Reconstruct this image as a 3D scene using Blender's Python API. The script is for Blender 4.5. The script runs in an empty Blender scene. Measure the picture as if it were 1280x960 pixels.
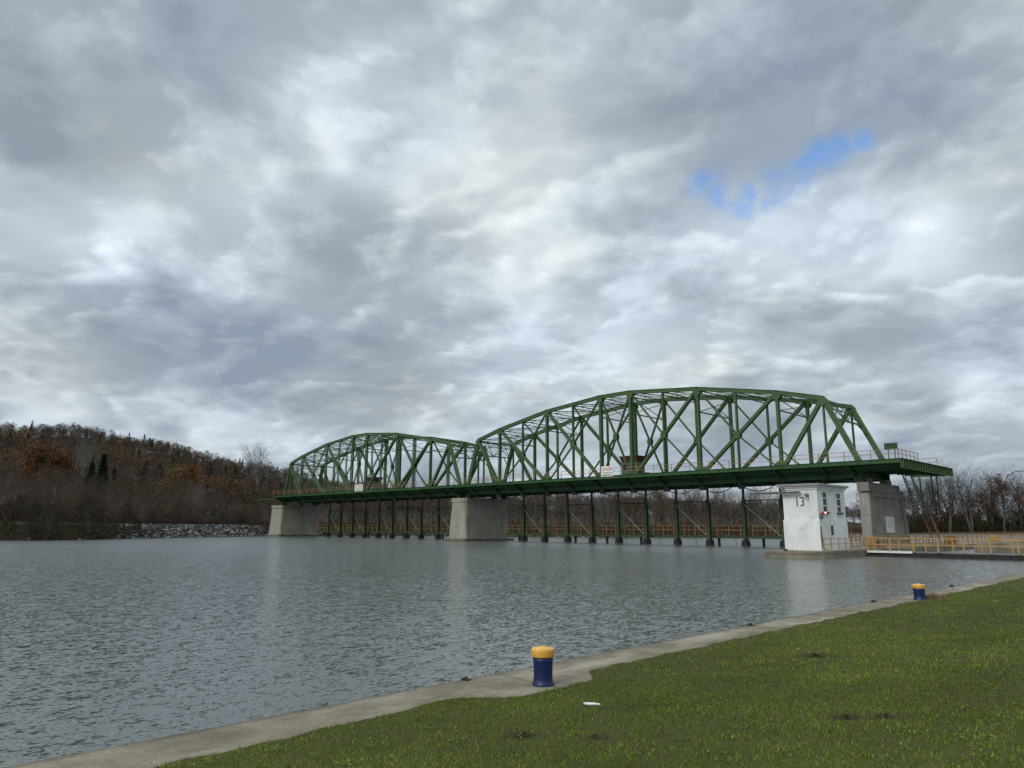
import bpy, bmesh, math, random
import numpy as np
from mathutils import Vector, Matrix

# ------------------------------------------------------------------ camera, world, sun
S = bpy.context.scene
COL = S.collection
rad = math.radians
HEAD = rad(45.5)
H_EYE = 2.6
fwd_h = Vector((-math.sin(HEAD), math.cos(HEAD), 0))
right0 = Vector((math.cos(HEAD), math.sin(HEAD), 0))
PITCH, ROLL = rad(11.4), rad(0.23)
UPV = Vector((0, 0, 1))
fwd = fwd_h * math.cos(PITCH) + UPV * math.sin(PITCH)
up0 = UPV * math.cos(PITCH) - fwd_h * math.sin(PITCH)
rgt = right0 * math.cos(ROLL) + up0 * math.sin(ROLL)
upc = up0 * math.cos(ROLL) - right0 * math.sin(ROLL)
cam = bpy.data.cameras.new('camera')
cam.sensor_width = 36
cam.lens = 887.0 / 1280 * 36
cam.clip_start = 0.1
cam.clip_end = 9000
camo = bpy.data.objects.new('camera', cam)
COL.objects.link(camo)
camo.matrix_world = Matrix(((rgt.x, upc.x, -fwd.x, 0), (rgt.y, upc.y, -fwd.y, 0), (rgt.z, upc.z, -fwd.z, H_EYE), (0, 0, 0, 1)))
S.camera = camo
S.view_settings.view_transform = 'Standard'
S.view_settings.look = 'None'
S.view_settings.exposure = 0.2
S.view_settings.gamma = 1.0
S.view_settings.use_curve_mapping = False

SUN_DIR = Vector((0.05, -1.0, 0)).normalized()          # towards the sun, horizontally
SUN_EL = rad(36)
sl = bpy.data.lights.new('sun', 'SUN')
sl.energy = 1.5
sl.angle = rad(25)
sl.color = (1.0, 0.96, 0.9)
so = bpy.data.objects.new('sun', sl)
COL.objects.link(so)
sd = SUN_DIR * math.cos(SUN_EL) + UPV * math.sin(SUN_EL)
so.rotation_euler = sd.to_track_quat('Z', 'Y').to_euler()
so.location = (0, 0, 60)


def sky_dir(az_deg, el_deg):
    """direction at an azimuth right of the photograph's heading and an elevation"""
    a = rad(az_deg)
    h = fwd_h * math.cos(a) + right0 * math.sin(a)
    return h * math.cos(rad(el_deg)) + UPV * math.sin(rad(el_deg))


W = bpy.data.worlds.new('World')
S.world = W
W.use_nodes = True
nt = W.node_tree
nt.nodes.clear()


class NT:
    """tiny node helper"""
    def __init__(self, nt): self.nt = nt
    def n(self, t, **kw):
        nd = self.nt.nodes.new(t)
        for k, v in kw.items():
            if k == 'inp':
                for kk, vv in v.items(): nd.inputs[kk].default_value = vv
            else: setattr(nd, k, v)
        return nd
    def l(self, a, b): self.nt.links.new(a, b)
    def set(self, sock, v):
        if isinstance(v, bpy.types.NodeSocket): self.l(v, sock)
        else: sock.default_value = v
    def math(self, op, a, b=0.0, clamp=False, c=None):
        nd = self.n('ShaderNodeMath', operation=op, use_clamp=clamp)
        self.set(nd.inputs[0], a); self.set(nd.inputs[1], b)
        if c is not None: self.set(nd.inputs[2], c)
        return nd.outputs[0]
    def vmath(self, op, a, b=None, scale=None):
        nd = self.n('ShaderNodeVectorMath', operation=op)
        self.set(nd.inputs[0], a)
        if b is not None: self.set(nd.inputs[1], b)
        if scale is not None: self.set(nd.inputs['Scale'], scale)
        return nd.outputs['Value'] if op in ('DOT_PRODUCT', 'LENGTH', 'DISTANCE') else nd.outputs[0]
    def noise(self, vec, scale, detail=4, rough=0.5, dist=0.0, lac=2.0):
        nd = self.n('ShaderNodeTexNoise')
        if vec is not None: self.l(vec, nd.inputs['Vector'])
        nd.inputs['Scale'].default_value = scale
        nd.inputs['Detail'].default_value = detail
        nd.inputs['Roughness'].default_value = rough
        nd.inputs['Distortion'].default_value = dist
        nd.inputs['Lacunarity'].default_value = lac
        return nd.outputs['Fac']
    def ramp(self, fac, stops, interp='LINEAR'):
        nd = self.n('ShaderNodeValToRGB')
        cr = nd.color_ramp
        cr.interpolation = interp
        while len(cr.elements) > len(stops): cr.elements.remove(cr.elements[-1])
        while len(cr.elements) < len(stops): cr.elements.new(1.0)
        for e, (p, c) in zip(cr.elements, stops):
            e.position = p
            if not hasattr(c, '__len__'): c = (c, c, c)
            e.color = (c[0], c[1], c[2], 1)
        self.l(fac, nd.inputs['Fac'])
        return nd.outputs['Color']
    def mix(self, fac, a, b, blend='MIX'):
        nd = self.n('ShaderNodeMix', data_type='RGBA', blend_type=blend)
        self.set(nd.inputs[0], fac)
        self.set(nd.inputs[6], a if isinstance(a, bpy.types.NodeSocket) else (a[0], a[1], a[2], 1))
        self.set(nd.inputs[7], b if isinstance(b, bpy.types.NodeSocket) else (b[0], b[1], b[2], 1))
        return nd.outputs[2]
    def maprange(self, v, a, b, c, d, smooth=False):
        nd = self.n('ShaderNodeMapRange', clamp=True)
        if smooth: nd.interpolation_type = 'SMOOTHSTEP'
        self.l(v, nd.inputs['Value'])
        nd.inputs['From Min'].default_value = a; nd.inputs['From Max'].default_value = b
        nd.inputs['To Min'].default_value = c; nd.inputs['To Max'].default_value = d
        return nd.outputs['Result']


def build_sky():
    g = NT(nt)
    tc = g.n('ShaderNodeTexCoord')
    d = tc.outputs['Generated']
    sky = g.n('ShaderNodeTexSky', sky_type='NISHITA')
    sky.sun_disc = False
    sky.sun_elevation = SUN_EL
    sky.sun_rotation = math.atan2(SUN_DIR.x, SUN_DIR.y)
    sep = g.n('ShaderNodeSeparateXYZ')
    g.l(d, sep.inputs[0])
    z = g.math('MAXIMUM', sep.outputs[2], 0.0)
    # where the ray meets the cloud deck (flattened so that it does not race off at the horizon)
    zz = g.math('ADD', z, 0.26)
    cmb = g.n('ShaderNodeCombineXYZ')
    g.l(g.math('DIVIDE', sep.outputs[0], zz), cmb.inputs[0]); g.l(g.math('DIVIDE', sep.outputs[1], zz), cmb.inputs[1])
    p = g.vmath('ADD', cmb.outputs[0], (3.7, 1.9, 0.0))
    warp = g.n('ShaderNodeTexNoise')
    g.l(p, warp.inputs['Vector']); warp.inputs['Scale'].default_value = 1.6; warp.inputs['Detail'].default_value = 4
    w = g.vmath('SUBTRACT', warp.outputs['Color'], (0.5, 0.5, 0.5))
    q = g.vmath('ADD', p, g.vmath('SCALE', w, scale=0.22))
    big = g.noise(q, 1.3, 3, 0.5)
    sd2 = Vector((SUN_DIR.x, SUN_DIR.y, 0)) * 0.040

    def layer(off, sc, det, rough):
        n1 = g.noise(g.vmath('ADD', q, off), sc, det, rough)
        n2 = g.noise(g.vmath('ADD', q, (off[0] + sd2.x, off[1] + sd2.y, 0)), sc, 6, rough)
        return n1, g.math('SUBTRACT', n1, n2)     # lit where the cloud thins towards the sun
    dw = g.vmath('ADD', d, g.vmath('SCALE', w, scale=0.30))
    bl = None
    for az, el, wd, am in SKY_BLOBS:
        dist = g.vmath('DISTANCE', dw, tuple(sky_dir(az, el)))
        f = g.math('MULTIPLY', g.maprange(dist, 0.0, wd, 1.0, 0.0, True), am)
        bl = f if bl is None else g.math('ADD', bl, f)
    # back sheet: soft
    v = g.math('ADD', g.math('ADD', g.math('MULTIPLY', big, 0.9), 0.06), bl)
    fade = g.maprange(z, 0.02, 0.25, 0.6, 1.0, True)
    v = g.math('SUBTRACT', v, g.maprange(z, 0.0, 0.30, 0.05, 0.0, True))
    # two billowed layers: bright ragged rim, greyer thick core
    for off, sc, thr, amt in (((7.3, 2.1, 0.0), 2.0, 0.47, 0.80), ((1.1, 9.7, 0.0), 3.9, 0.48, 0.68)):
        n1, rel = layer(off, sc, 9, 0.53)
        mask = g.maprange(n1, thr - 0.03, thr + 0.08, 0.0, 1.0, True)
        core = g.maprange(n1, thr, thr + 0.20, 0.13, -0.13)
        core = g.math('ADD', core, g.math('MULTIPLY', rel, 1.5))
        v = g.math('ADD', v, g.math('MULTIPLY', g.math('MULTIPLY', g.math('MULTIPLY', mask, core), amt), fade))
    v = g.math('ADD', g.math('MULTIPLY', g.math('SUBTRACT', v, 0.55), 1.14), 0.54)
    cloud = g.ramp(v, [(0.25, (0.255, 0.300, 0.350)), (0.40, (0.345, 0.392, 0.435)), (0.52, (0.455, 0.510, 0.550)),
                       (0.64, (0.60, 0.665, 0.70)), (0.84, (0.80, 0.855, 0.88))])
    tint = g.mix(g.maprange(g.noise(p, 1.7, 3, 0.5), 0.38, 0.64, 0, 1), (0.995, 0.985, 0.965), (0.94, 0.985, 1.06))
    cloud = g.mix(1.0, cloud, tint, 'MULTIPLY')
    # extra sky brightness towards the zenith, above the frame, added to light the land
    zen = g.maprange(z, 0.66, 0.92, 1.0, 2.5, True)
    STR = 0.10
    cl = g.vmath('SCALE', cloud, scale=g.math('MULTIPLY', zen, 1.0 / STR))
    gap = None
    dg_ = g.vmath('ADD', d, g.vmath('SCALE', w, scale=0.16))
    for az, el, wd, am in GAPS:
        dist = g.vmath('DISTANCE', dg_, tuple(sky_dir(az, el)))
        f = g.math('MULTIPLY', g.maprange(dist, 0.0, wd, 1.0, 0.0), am)
        gap = f if gap is None else g.math('MAXIMUM', gap, f)
    gn = g.noise(q, 9.0, 8, 0.62)
    gapf = g.maprange(g.math('ADD', gap, g.math('MULTIPLY', g.math('SUBTRACT', gn, 0.5), 2.8)), -0.12, 0.62, 0.0, 1.0, True)
    gapf = g.math('MULTIPLY', gapf, g.math('MULTIPLY', g.maprange(gap, 0.0, 0.45, 0.0, 0.95), g.maprange(g.noise(q, 7.0, 5, 0.6), 0.38, 0.60, 1.0, 0.45)))
    clear = g.mix(1.0, sky.outputs[0], (0.95, 1.45, 1.95), 'MULTIPLY')
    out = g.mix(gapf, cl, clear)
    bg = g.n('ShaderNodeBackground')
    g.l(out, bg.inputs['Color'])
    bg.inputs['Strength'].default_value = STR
    wo = g.n('ShaderNodeOutputWorld')
    g.l(bg.outputs[0], wo.inputs[0])


# azimuth from the photograph's heading, elevation, angular width, brightness change
SKY_BLOBS = [(3, 17, .16, -.08), (14, 12, .24, -.07), (28, 11, .2, -.08), (0, 7, .2, -.03), (-34, 9, .2, -.04), (-34, 34, .30, -.14), (-14, 38, .34, -.15), (-5, 33, .15, -.03), (28, 31, .24, -.13), (37, 30, .28, -.14), (10, 22, .16, -.07), (16, 27, .12, -.07),
             (-33, 22, .13, .12), (-24, 26, .10, .07), (-7, 30, .13, .10), (-17, 30, .09, .08), (2, 26, .10, .07), (-13, 19, .18, -.12), (-4, 21, .12, -.06),
             (-38, 29, .14, -.05), (34, 19.5, .17, .22), (24, 20, .13, .12), (12, 18, .13, .10), (4, 17, .12, .07), (17, 23, .08, .08), (30, 26, .09, .05), (-36, 16, .10, .05),
             (-20, 11, .12, -.07), (-29, 12, .1, -.04), (33, 9, .05, .12), (-22, 5, .08, .08), (-30, 6.5, .12, -.03), (10, 5, .16, .08), (22, 5, .12, .05), (8, 11, .22, -.04), (30, 13, .2, -.05), (-10, 8, .15, -.03)]
GAPS = [(15.2, 25.6, .040, .6), (17.2, 24.9, .042, .85), (19.2, 24.2, .044, .9), (21.2, 24.5, .048, 1.0), (23.0, 25.4, .044, .95), (24.8, 26.2, .042, .9), (26.6, 26.6, .036, .75), (28.4, 27.2, .030, .5), (17.6, 22.8, .03, .45)]
build_sky()

# ------------------------------------------------------------------ materials


def mat(name, base, rough=0.6, metal=0.0, var=None, scale=1.0, bump=0.0, bscale=20.0, spec=0.4, coord='Object', extra=None):
    m = bpy.data.materials.new(name)
    m.use_nodes = True
    g = NT(m.node_tree)
    b = m.node_tree.nodes['Principled BSDF']
    b.inputs['Roughness'].default_value = rough
    b.inputs['Metallic'].default_value = metal
    b.inputs['Specular IOR Level'].default_value = spec
    tc = g.n('ShaderNodeTexCoord')
    if coord == 'World':
        geo = g.n('ShaderNodeNewGeometry')
        vec = geo.outputs['Position']
    else:
        vec = tc.outputs[coord]
    if var is None: var = tuple(c * 0.7 for c in base)
    n = g.noise(vec, scale, 6, 0.6)
    c = g.mix(g.maprange(n, 0.35, 0.65, 0, 1), base, var)
    if extra: c = extra(g, c, vec)
    g.l(c, b.inputs['Base Color'])
    if bump:
        bn = g.n('ShaderNodeBump'); bn.inputs['Strength'].default_value = bump; bn.inputs['Distance'].default_value = 0.02
        g.l(g.noise(vec, bscale, 5, 0.6), bn.inputs['Height'])
        g.l(bn.outputs[0], b.inputs['Normal'])
    return m


def stretch(g, vec, s):
    mp = g.n('ShaderNodeMapping'); g.l(vec, mp.inputs['Vector']); mp.inputs['Scale'].default_value = s
    return mp.outputs[0]


def concrete_marks(g, c, vec):
    st = g.noise(stretch(g, vec, (1.6, 1.6, 0.12)), 1.6, 7, 0.65)
    c = g.mix(g.maprange(st, 0.50, 0.72, 0, 0.65), c, (0.11, 0.10, 0.085))
    lt = g.noise(stretch(g, vec, (2.5, 2.5, 0.3)), 1.1, 5, 0.6)
    c = g.mix(g.maprange(lt, 0.56, 0.75, 0, 0.5), c, (0.42, 0.41, 0.37))
    sp = g.n('ShaderNodeSeparateXYZ'); g.l(vec, sp.inputs[0])
    wob = g.math('MULTIPLY', g.noise(vec, 1.0, 3, 0.5), 0.9)
    wet = g.maprange(g.math('ADD', sp.outputs[2], wob), 0.55, 1.1, 0.75, 0.0, True)
    c = g.mix(wet, c, (0.055, 0.05, 0.035))
    # lift joints between pours
    fr = g.math('ABSOLUTE', g.math('SUBTRACT', sp.outputs[2], 4.1))
    c = g.mix(g.maprange(fr, 0.0, 0.06, 0.55, 0.0), c, (0.10, 0.095, 0.08))
    return c


def rust_marks(g, c, vec):
    n = g.noise(vec, 1.8, 7, 0.7)
    c = g.mix(g.maprange(n, 0.60, 0.70, 0, 0.6), c, (0.10, 0.055, 0.03))
    n2 = g.noise(stretch(g, vec, (1, 1, 0.3)), 3.0, 5, 0.6)
    return g.mix(g.maprange(n2, 0.58, 0.75, 0, 0.35), c, (0.16, 0.21, 0.15))


def streaks(col, lo=0.58, hi=0.74, amt=0.6):
    def f(g, c, vec):
        st = g.noise(stretch(g, vec, (3.0, 3.0, 0.35)), 1.7, 7, 0.7)
        c = g.mix(g.maprange(st, lo, hi, 0, amt), c, col)
        n = g.noise(vec, 0.9, 6, 0.65)
        return g.mix(g.maprange(n, 0.60, 0.72, 0, amt * 0.6), c, col)
    return f


M = {}
M['green'] = mat('green_steel_paint', (0.055, 0.104, 0.030), 0.5, 0, (0.037, 0.076, 0.024), 0.6, 0, extra=rust_marks)
M['green_deck'] = mat('dark_green_floor_steel', (0.030, 0.095, 0.026), 0.6, 0, (0.018, 0.062, 0.018), 0.8, 0, extra=rust_marks)
M['green_old'] = mat('weathered_green_frame_paint', (0.048, 0.084, 0.034), 0.65, 0, (0.03, 0.055, 0.024), 0.9, extra=rust_marks)
M['black'] = mat('black_tarred_steel', (0.012, 0.012, 0.012), 0.6, 0, (0.03, 0.025, 0.02), 2.0)
M['cable'] = mat('dark_cable', (0.02, 0.02, 0.018), 0.6)
M['brace'] = mat('galvanised_brace', (0.33, 0.34, 0.30), 0.5, 0.1, (0.2, 0.2, 0.17), 1.0)
M['rail_tan'] = mat('faded_tan_rail_paint', (0.36, 0.22, 0.12), 0.6, 0, (0.22, 0.10, 0.05), 1.2)
M['yellow'] = mat('ochre_yellow_rail_paint', (0.41, 0.27, 0.10), 0.6, 0, (0.30, 0.165, 0.06), 0.9)
M['concrete'] = mat('weathered_pier_concrete', (0.33, 0.315, 0.26), 0.9, 0, (0.25, 0.24, 0.20), 0.45, 0.4, 6.0, 0.2, 'World', concrete_marks)
M['concrete_old'] = mat('old_lock_concrete', (0.25, 0.225, 0.17), 0.9, 0, (0.13, 0.115, 0.09), 0.6, 0.5, 5.0, 0.2, 'World')
M['concrete_grey'] = mat('grey_pier_concrete', (0.31, 0.30, 0.265), 0.9, 0, (0.21, 0.20, 0.175), 0.5, 0.4, 6.0, 0.2, 'World', concrete_marks)
M['white'] = mat('white_painted_masonry', (0.74, 0.75, 0.73), 0.7, 0, (0.60, 0.61, 0.58), 0.8, 0.5, 3.0, 0.3, 'World', streaks((0.24, 0.20, 0.14), 0.60, 0.78, 0.7))
M['roof'] = mat('grey_tar_roof', (0.30, 0.30, 0.29), 0.8)
M['sign_white'] = mat('white_sign_panel', (0.72, 0.73, 0.70), 0.5, 0, (0.62, 0.62, 0.58), 1.5)
M['red'] = mat('red_sign_paint', (0.45, 0.03, 0.03), 0.5)
M['ink'] = mat('black_sign_paint', (0.02, 0.02, 0.022), 0.5)
M['ink_grey'] = mat('faded_grey_lettering', (0.42, 0.43, 0.42), 0.6)
M['glass'] = mat('dark_window_glass', (0.010, 0.013, 0.018), 0.35, 0, (0.02, 0.022, 0.028), 1.0, spec=0.25)
M['frame'] = mat('pale_window_frame', (0.62, 0.62, 0.58), 0.5)
M['navy'] = mat('navy_sill_paint', (0.015, 0.02, 0.07), 0.5)
M['red_roof'] = mat('rusty_red_roof', (0.10, 0.030, 0.022), 0.7, 0, (0.06, 0.024, 0.018), 1.0)
M['hut'] = mat('grey_green_hut_wall', (0.12, 0.13, 0.11), 0.7)
M['grey_metal'] = mat('grey_metal', (0.16, 0.165, 0.165), 0.6, 0.1)
M['bark'] = mat('dark_bark', (0.060, 0.050, 0.040), 0.95, 0, (0.10, 0.088, 0.075), 0.8)
M['bark_pale'] = mat('pale_bark', (0.24, 0.22, 0.195), 0.9, 0, (0.13, 0.12, 0.105), 1.2)
M['rail_steel'] = mat('dark_rail_steel', (0.03, 0.027, 0.025), 0.5, 0.4)


def twig_mat(name, base, var):
    m = mat(name, base, 0.95, 0, var, 0.5, spec=0.15, coord='World')
    return m


M['twig'] = twig_mat('grey_brown_twigs', (0.082, 0.060, 0.042), (0.054, 0.040, 0.029))
M['twig_red'] = twig_mat('reddish_brown_twigs', (0.100, 0.055, 0.034), (0.066, 0.036, 0.024))
M['twig_pale'] = twig_mat('pale_grey_twigs', (0.17, 0.155, 0.14), (0.09, 0.08, 0.07))
M['twig_dark'] = twig_mat('dark_twigs', (0.034, 0.028, 0.021), (0.022, 0.019, 0.013))
M['leaf_orange'] = twig_mat('orange_autumn_leaves', (0.165, 0.080, 0.030), (0.10, 0.05, 0.024))
M['leaf_yellow'] = twig_mat('yellow_autumn_leaves', (0.19, 0.135, 0.035), (0.11, 0.085, 0.03))
M['leaf_rust'] = twig_mat('rust_brown_leaves', (0.105, 0.060, 0.034), (0.062, 0.042, 0.026))
M['leaf_pine'] = twig_mat('dark_pine_needles', (0.016, 0.030, 0.016), (0.026, 0.042, 0.02))
M['leaf_scrub'] = twig_mat('olive_scrub_leaves', (0.060, 0.066, 0.026), (0.040, 0.036, 0.018))

# attribute coloured vegetation


def attr_mat(name, rough=0.95, spec=0.1, noise=0.25, nscale=0.6, trans=0.0):
    m = bpy.data.materials.new(name); m.use_nodes = True
    g = NT(m.node_tree)
    b = m.node_tree.nodes['Principled BSDF']
    b.inputs['Roughness'].default_value = rough; b.inputs['Specular IOR Level'].default_value = spec
    a = g.n('ShaderNodeAttribute', attribute_name='tone')
    geo = g.n('ShaderNodeNewGeometry')
    n = g.noise(geo.outputs['Position'], nscale, 4, 0.6)
    f = g.maprange(n, 0.3, 0.7, 1 - noise, 1 + noise)
    c = g.vmath('SCALE', a.outputs['Color'], scale=f)
    g.l(c, b.inputs['Base Color'])
    return m


M['forest'] = attr_mat('mixed_forest')
M['grass'] = attr_mat('lawn_blades', 0.75, 0.08, 0.3, 0.5)
M['rock'] = attr_mat('riprap_stone', 0.9, 0.2, 0.2, 2.0)

# water


def water_material():
    m = bpy.data.materials.new('river_water'); m.use_nodes = True
    g = NT(m.node_tree)
    b = m.node_tree.nodes['Principled BSDF']
    b.inputs['Base Color'].default_value = (0.090, 0.104, 0.096, 1)
    b.inputs['Roughness'].default_value = 0.10
    b.inputs['IOR'].default_value = 1.42
    geo = g.n('ShaderNodeNewGeometry')
    p = geo.outputs['Position']
    mp = g.n('ShaderNodeMapping'); g.l(p, mp.inputs['Vector'])
    mp.inputs['Rotation'].default_value = (0, 0, rad(-28)); mp.inputs['Scale'].default_value = (1.0, 0.55, 1)
    q = mp.outputs[0]
    dist = g.vmath('DISTANCE', p, (0, 0, 2.6))

    def slopes(sc, det, dis):
        nd = g.n('ShaderNodeTexNoise'); g.l(q, nd.inputs['Vector'])
        nd.inputs['Scale'].default_value = sc; nd.inputs['Detail'].default_value = det; nd.inputs['Roughness'].default_value = 0.55; nd.inputs['Distortion'].default_value = dis
        return g.vmath('SUBTRACT', nd.outputs['Color'], (0.5, 0.5, 0.5))
    # gust patches make the chop rougher or calmer
    gust = g.noise(stretch(g, p, (0.03, 0.06, 1)), 1.0, 4, 0.6, 0.5)
    gf = g.maprange(gust, 0.35, 0.65, 0.65, 1.35)
    sv = g.vmath('SCALE', slopes(3.0, 2, 0.8), scale=WAVE * 0.30)
    sv = g.vmath('ADD', sv, g.vmath('SCALE', slopes(8.5, 2, 0.8), scale=WAVE * 0.60))
    sv = g.vmath('ADD', sv, g.vmath('SCALE', slopes(20.0, 2, 0.5), scale=WAVE * 0.65))
    sv = g.vmath('SCALE', sv, scale=g.math('MULTIPLY', gf, g.maprange(dist, 20.0, 90.0, 1.0, 1.5)))
    sv = g.vmath('MULTIPLY', sv, (1.0, 0.8, 0.0))
    nrm = g.vmath('NORMALIZE', g.vmath('ADD', sv, (0.0, 0.0, 1.0)))
    g.l(nrm, b.inputs['Normal'])
    g.l(g.maprange(dist, 20.0, 140.0, 0.08, 0.26), b.inputs['Roughness'])
    return m


WAVE = 1.0
M['water'] = water_material()


def ground_mat(name, a, b_, c3, sc=0.5, rough=0.95):
    m = bpy.data.materials.new(name); m.use_nodes = True
    g = NT(m.node_tree)
    b = m.node_tree.nodes['Principled BSDF']
    b.inputs['Roughness'].default_value = rough; b.inputs['Specular IOR Level'].default_value = 0.1
    geo = g.n('ShaderNodeNewGeometry'); p = geo.outputs['Position']
    n1 = g.noise(p, sc, 6, 0.6); n2 = g.noise(p, sc * 14, 6, 0.7); n3 = g.noise(p, sc * 60, 3, 0.6)
    c = g.mix(g.maprange(n1, 0.38, 0.62, 0, 1), a, b_)
    c = g.mix(g.maprange(n2, 0.45, 0.7, 0, 0.7), c, c3)
    c = g.mix(g.maprange(n3, 0.4, 0.7, 0, 0.5), c, tuple(x * 0.45 for x in a))
    g.l(c, b.inputs['Base Color'])
    bn = g.n('ShaderNodeBump'); bn.inputs['Strength'].default_value = 0.6; bn.inputs['Distance'].default_value = 0.03
    g.l(n3, bn.inputs['Height']); g.l(bn.outputs[0], b.inputs['Normal'])
    return m


M['lawn'] = ground_mat('lawn_soil', (0.050, 0.062, 0.017), (0.065, 0.078, 0.02), (0.07, 0.055, 0.03), 0.5)
M['litter'] = ground_mat('leaf_litter', (0.045, 0.034, 0.024), (0.062, 0.042, 0.026), (0.034, 0.034, 0.018), 0.05)


def coping_marks(g, c, vec):
    n = g.noise(stretch(g, vec, (1, .5, 1)), 3.0, 9, 0.75)
    c = g.mix(g.maprange(n, 0.47, 0.60, 0, 0.8), c, (0.125, 0.105, 0.078))
    n = g.noise(stretch(g, vec, (1, 0.35, 1)), 1.1, 5, 0.6)
    c = g.mix(g.maprange(n, 0.50, 0.64, 0, 0.8), c, (0.32, 0.29, 0.23))
    sp = g.n('ShaderNodeSeparateXYZ'); g.l(vec, sp.inputs[0])
    w = g.math('MULTIPLY', g.noise(vec, 3.0, 4, 0.6), 0.16)
    # darker lichen-stained band along the water edge of the coping
    e = g.maprange(g.math('ADD', sp.outputs[0], w), -7.36, -7.24, 0.75, 0.0, True)
    c = g.mix(e, c, (0.060, 0.056, 0.042))
    # transverse joints every 6 m
    fr = g.math('ABSOLUTE', g.math('SUBTRACT', g.math('MODULO', g.math('ADD', sp.outputs[1], 62.0), 6.0), 3.0))
    c = g.mix(g.maprange(fr, 0.006, 0.022, 0.9, 0.0), c, (0.035, 0.032, 0.026))
    n = g.noise(vec, 26.0, 5, 0.75)
    return g.mix(g.maprange(n, 0.48, 0.66, 0, 0.6), c, (0.11, 0.095, 0.07))


M['coping'] = mat('worn_coping_concrete', (0.245, 0.210, 0.152), 0.9, 0, (0.15, 0.128, 0.094), 1.6, 0.5, 25.0, 0.2, 'World', coping_marks)


def bollard_marks(g, c, vec):
    n = g.noise(stretch(g, vec, (1, 1, 0.4)), 14, 6, 0.7)
    return g.mix(g.maprange(n, 0.62, 0.72, 0, 0.7), c, (0.30, 0.13, 0.03))


M['cap_yellow'] = mat('golden_yellow_cap_paint', (0.72, 0.42, 0.075), 0.5, 0, (0.52, 0.27, 0.045), 6, 0.15, 40, extra=bollard_marks)
M['body_blue'] = mat('royal_blue_bollard_paint', (0.003, 0.012, 0.060), 0.42, 0, (0.005, 0.018, 0.078), 5, 0.3, 30, extra=lambda g, c, vec: g.mix(g.maprange(g.noise(stretch(g, vec, (1, 1, .5)), 22, 7, 0.75), 0.63, 0.70, 0, 0.6), c, (0.10, 0.11, 0.13)))

# ------------------------------------------------------------------ object helpers


def tag(o, label=None, cat=None, group=None, kind=None):
    if label: o['label'] = label
    if cat: o['category'] = cat
    if group: o['group'] = group
    if kind: o['kind'] = kind
    return o


def empty(name, loc=(0, 0, 0), label=None, cat=None, group=None, rz=0.0):
    o = bpy.data.objects.new(name, None)
    COL.objects.link(o)
    o.location = loc
    o.rotation_euler = (0, 0, rz)
    o.empty_display_size = 0.3
    return tag(o, label, cat, group)


def copy_tree(o, parent=None):
    c = o.copy()
    COL.objects.link(c)
    c.parent = parent
    for ch in o.children: copy_tree(ch, c)
    return c


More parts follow.
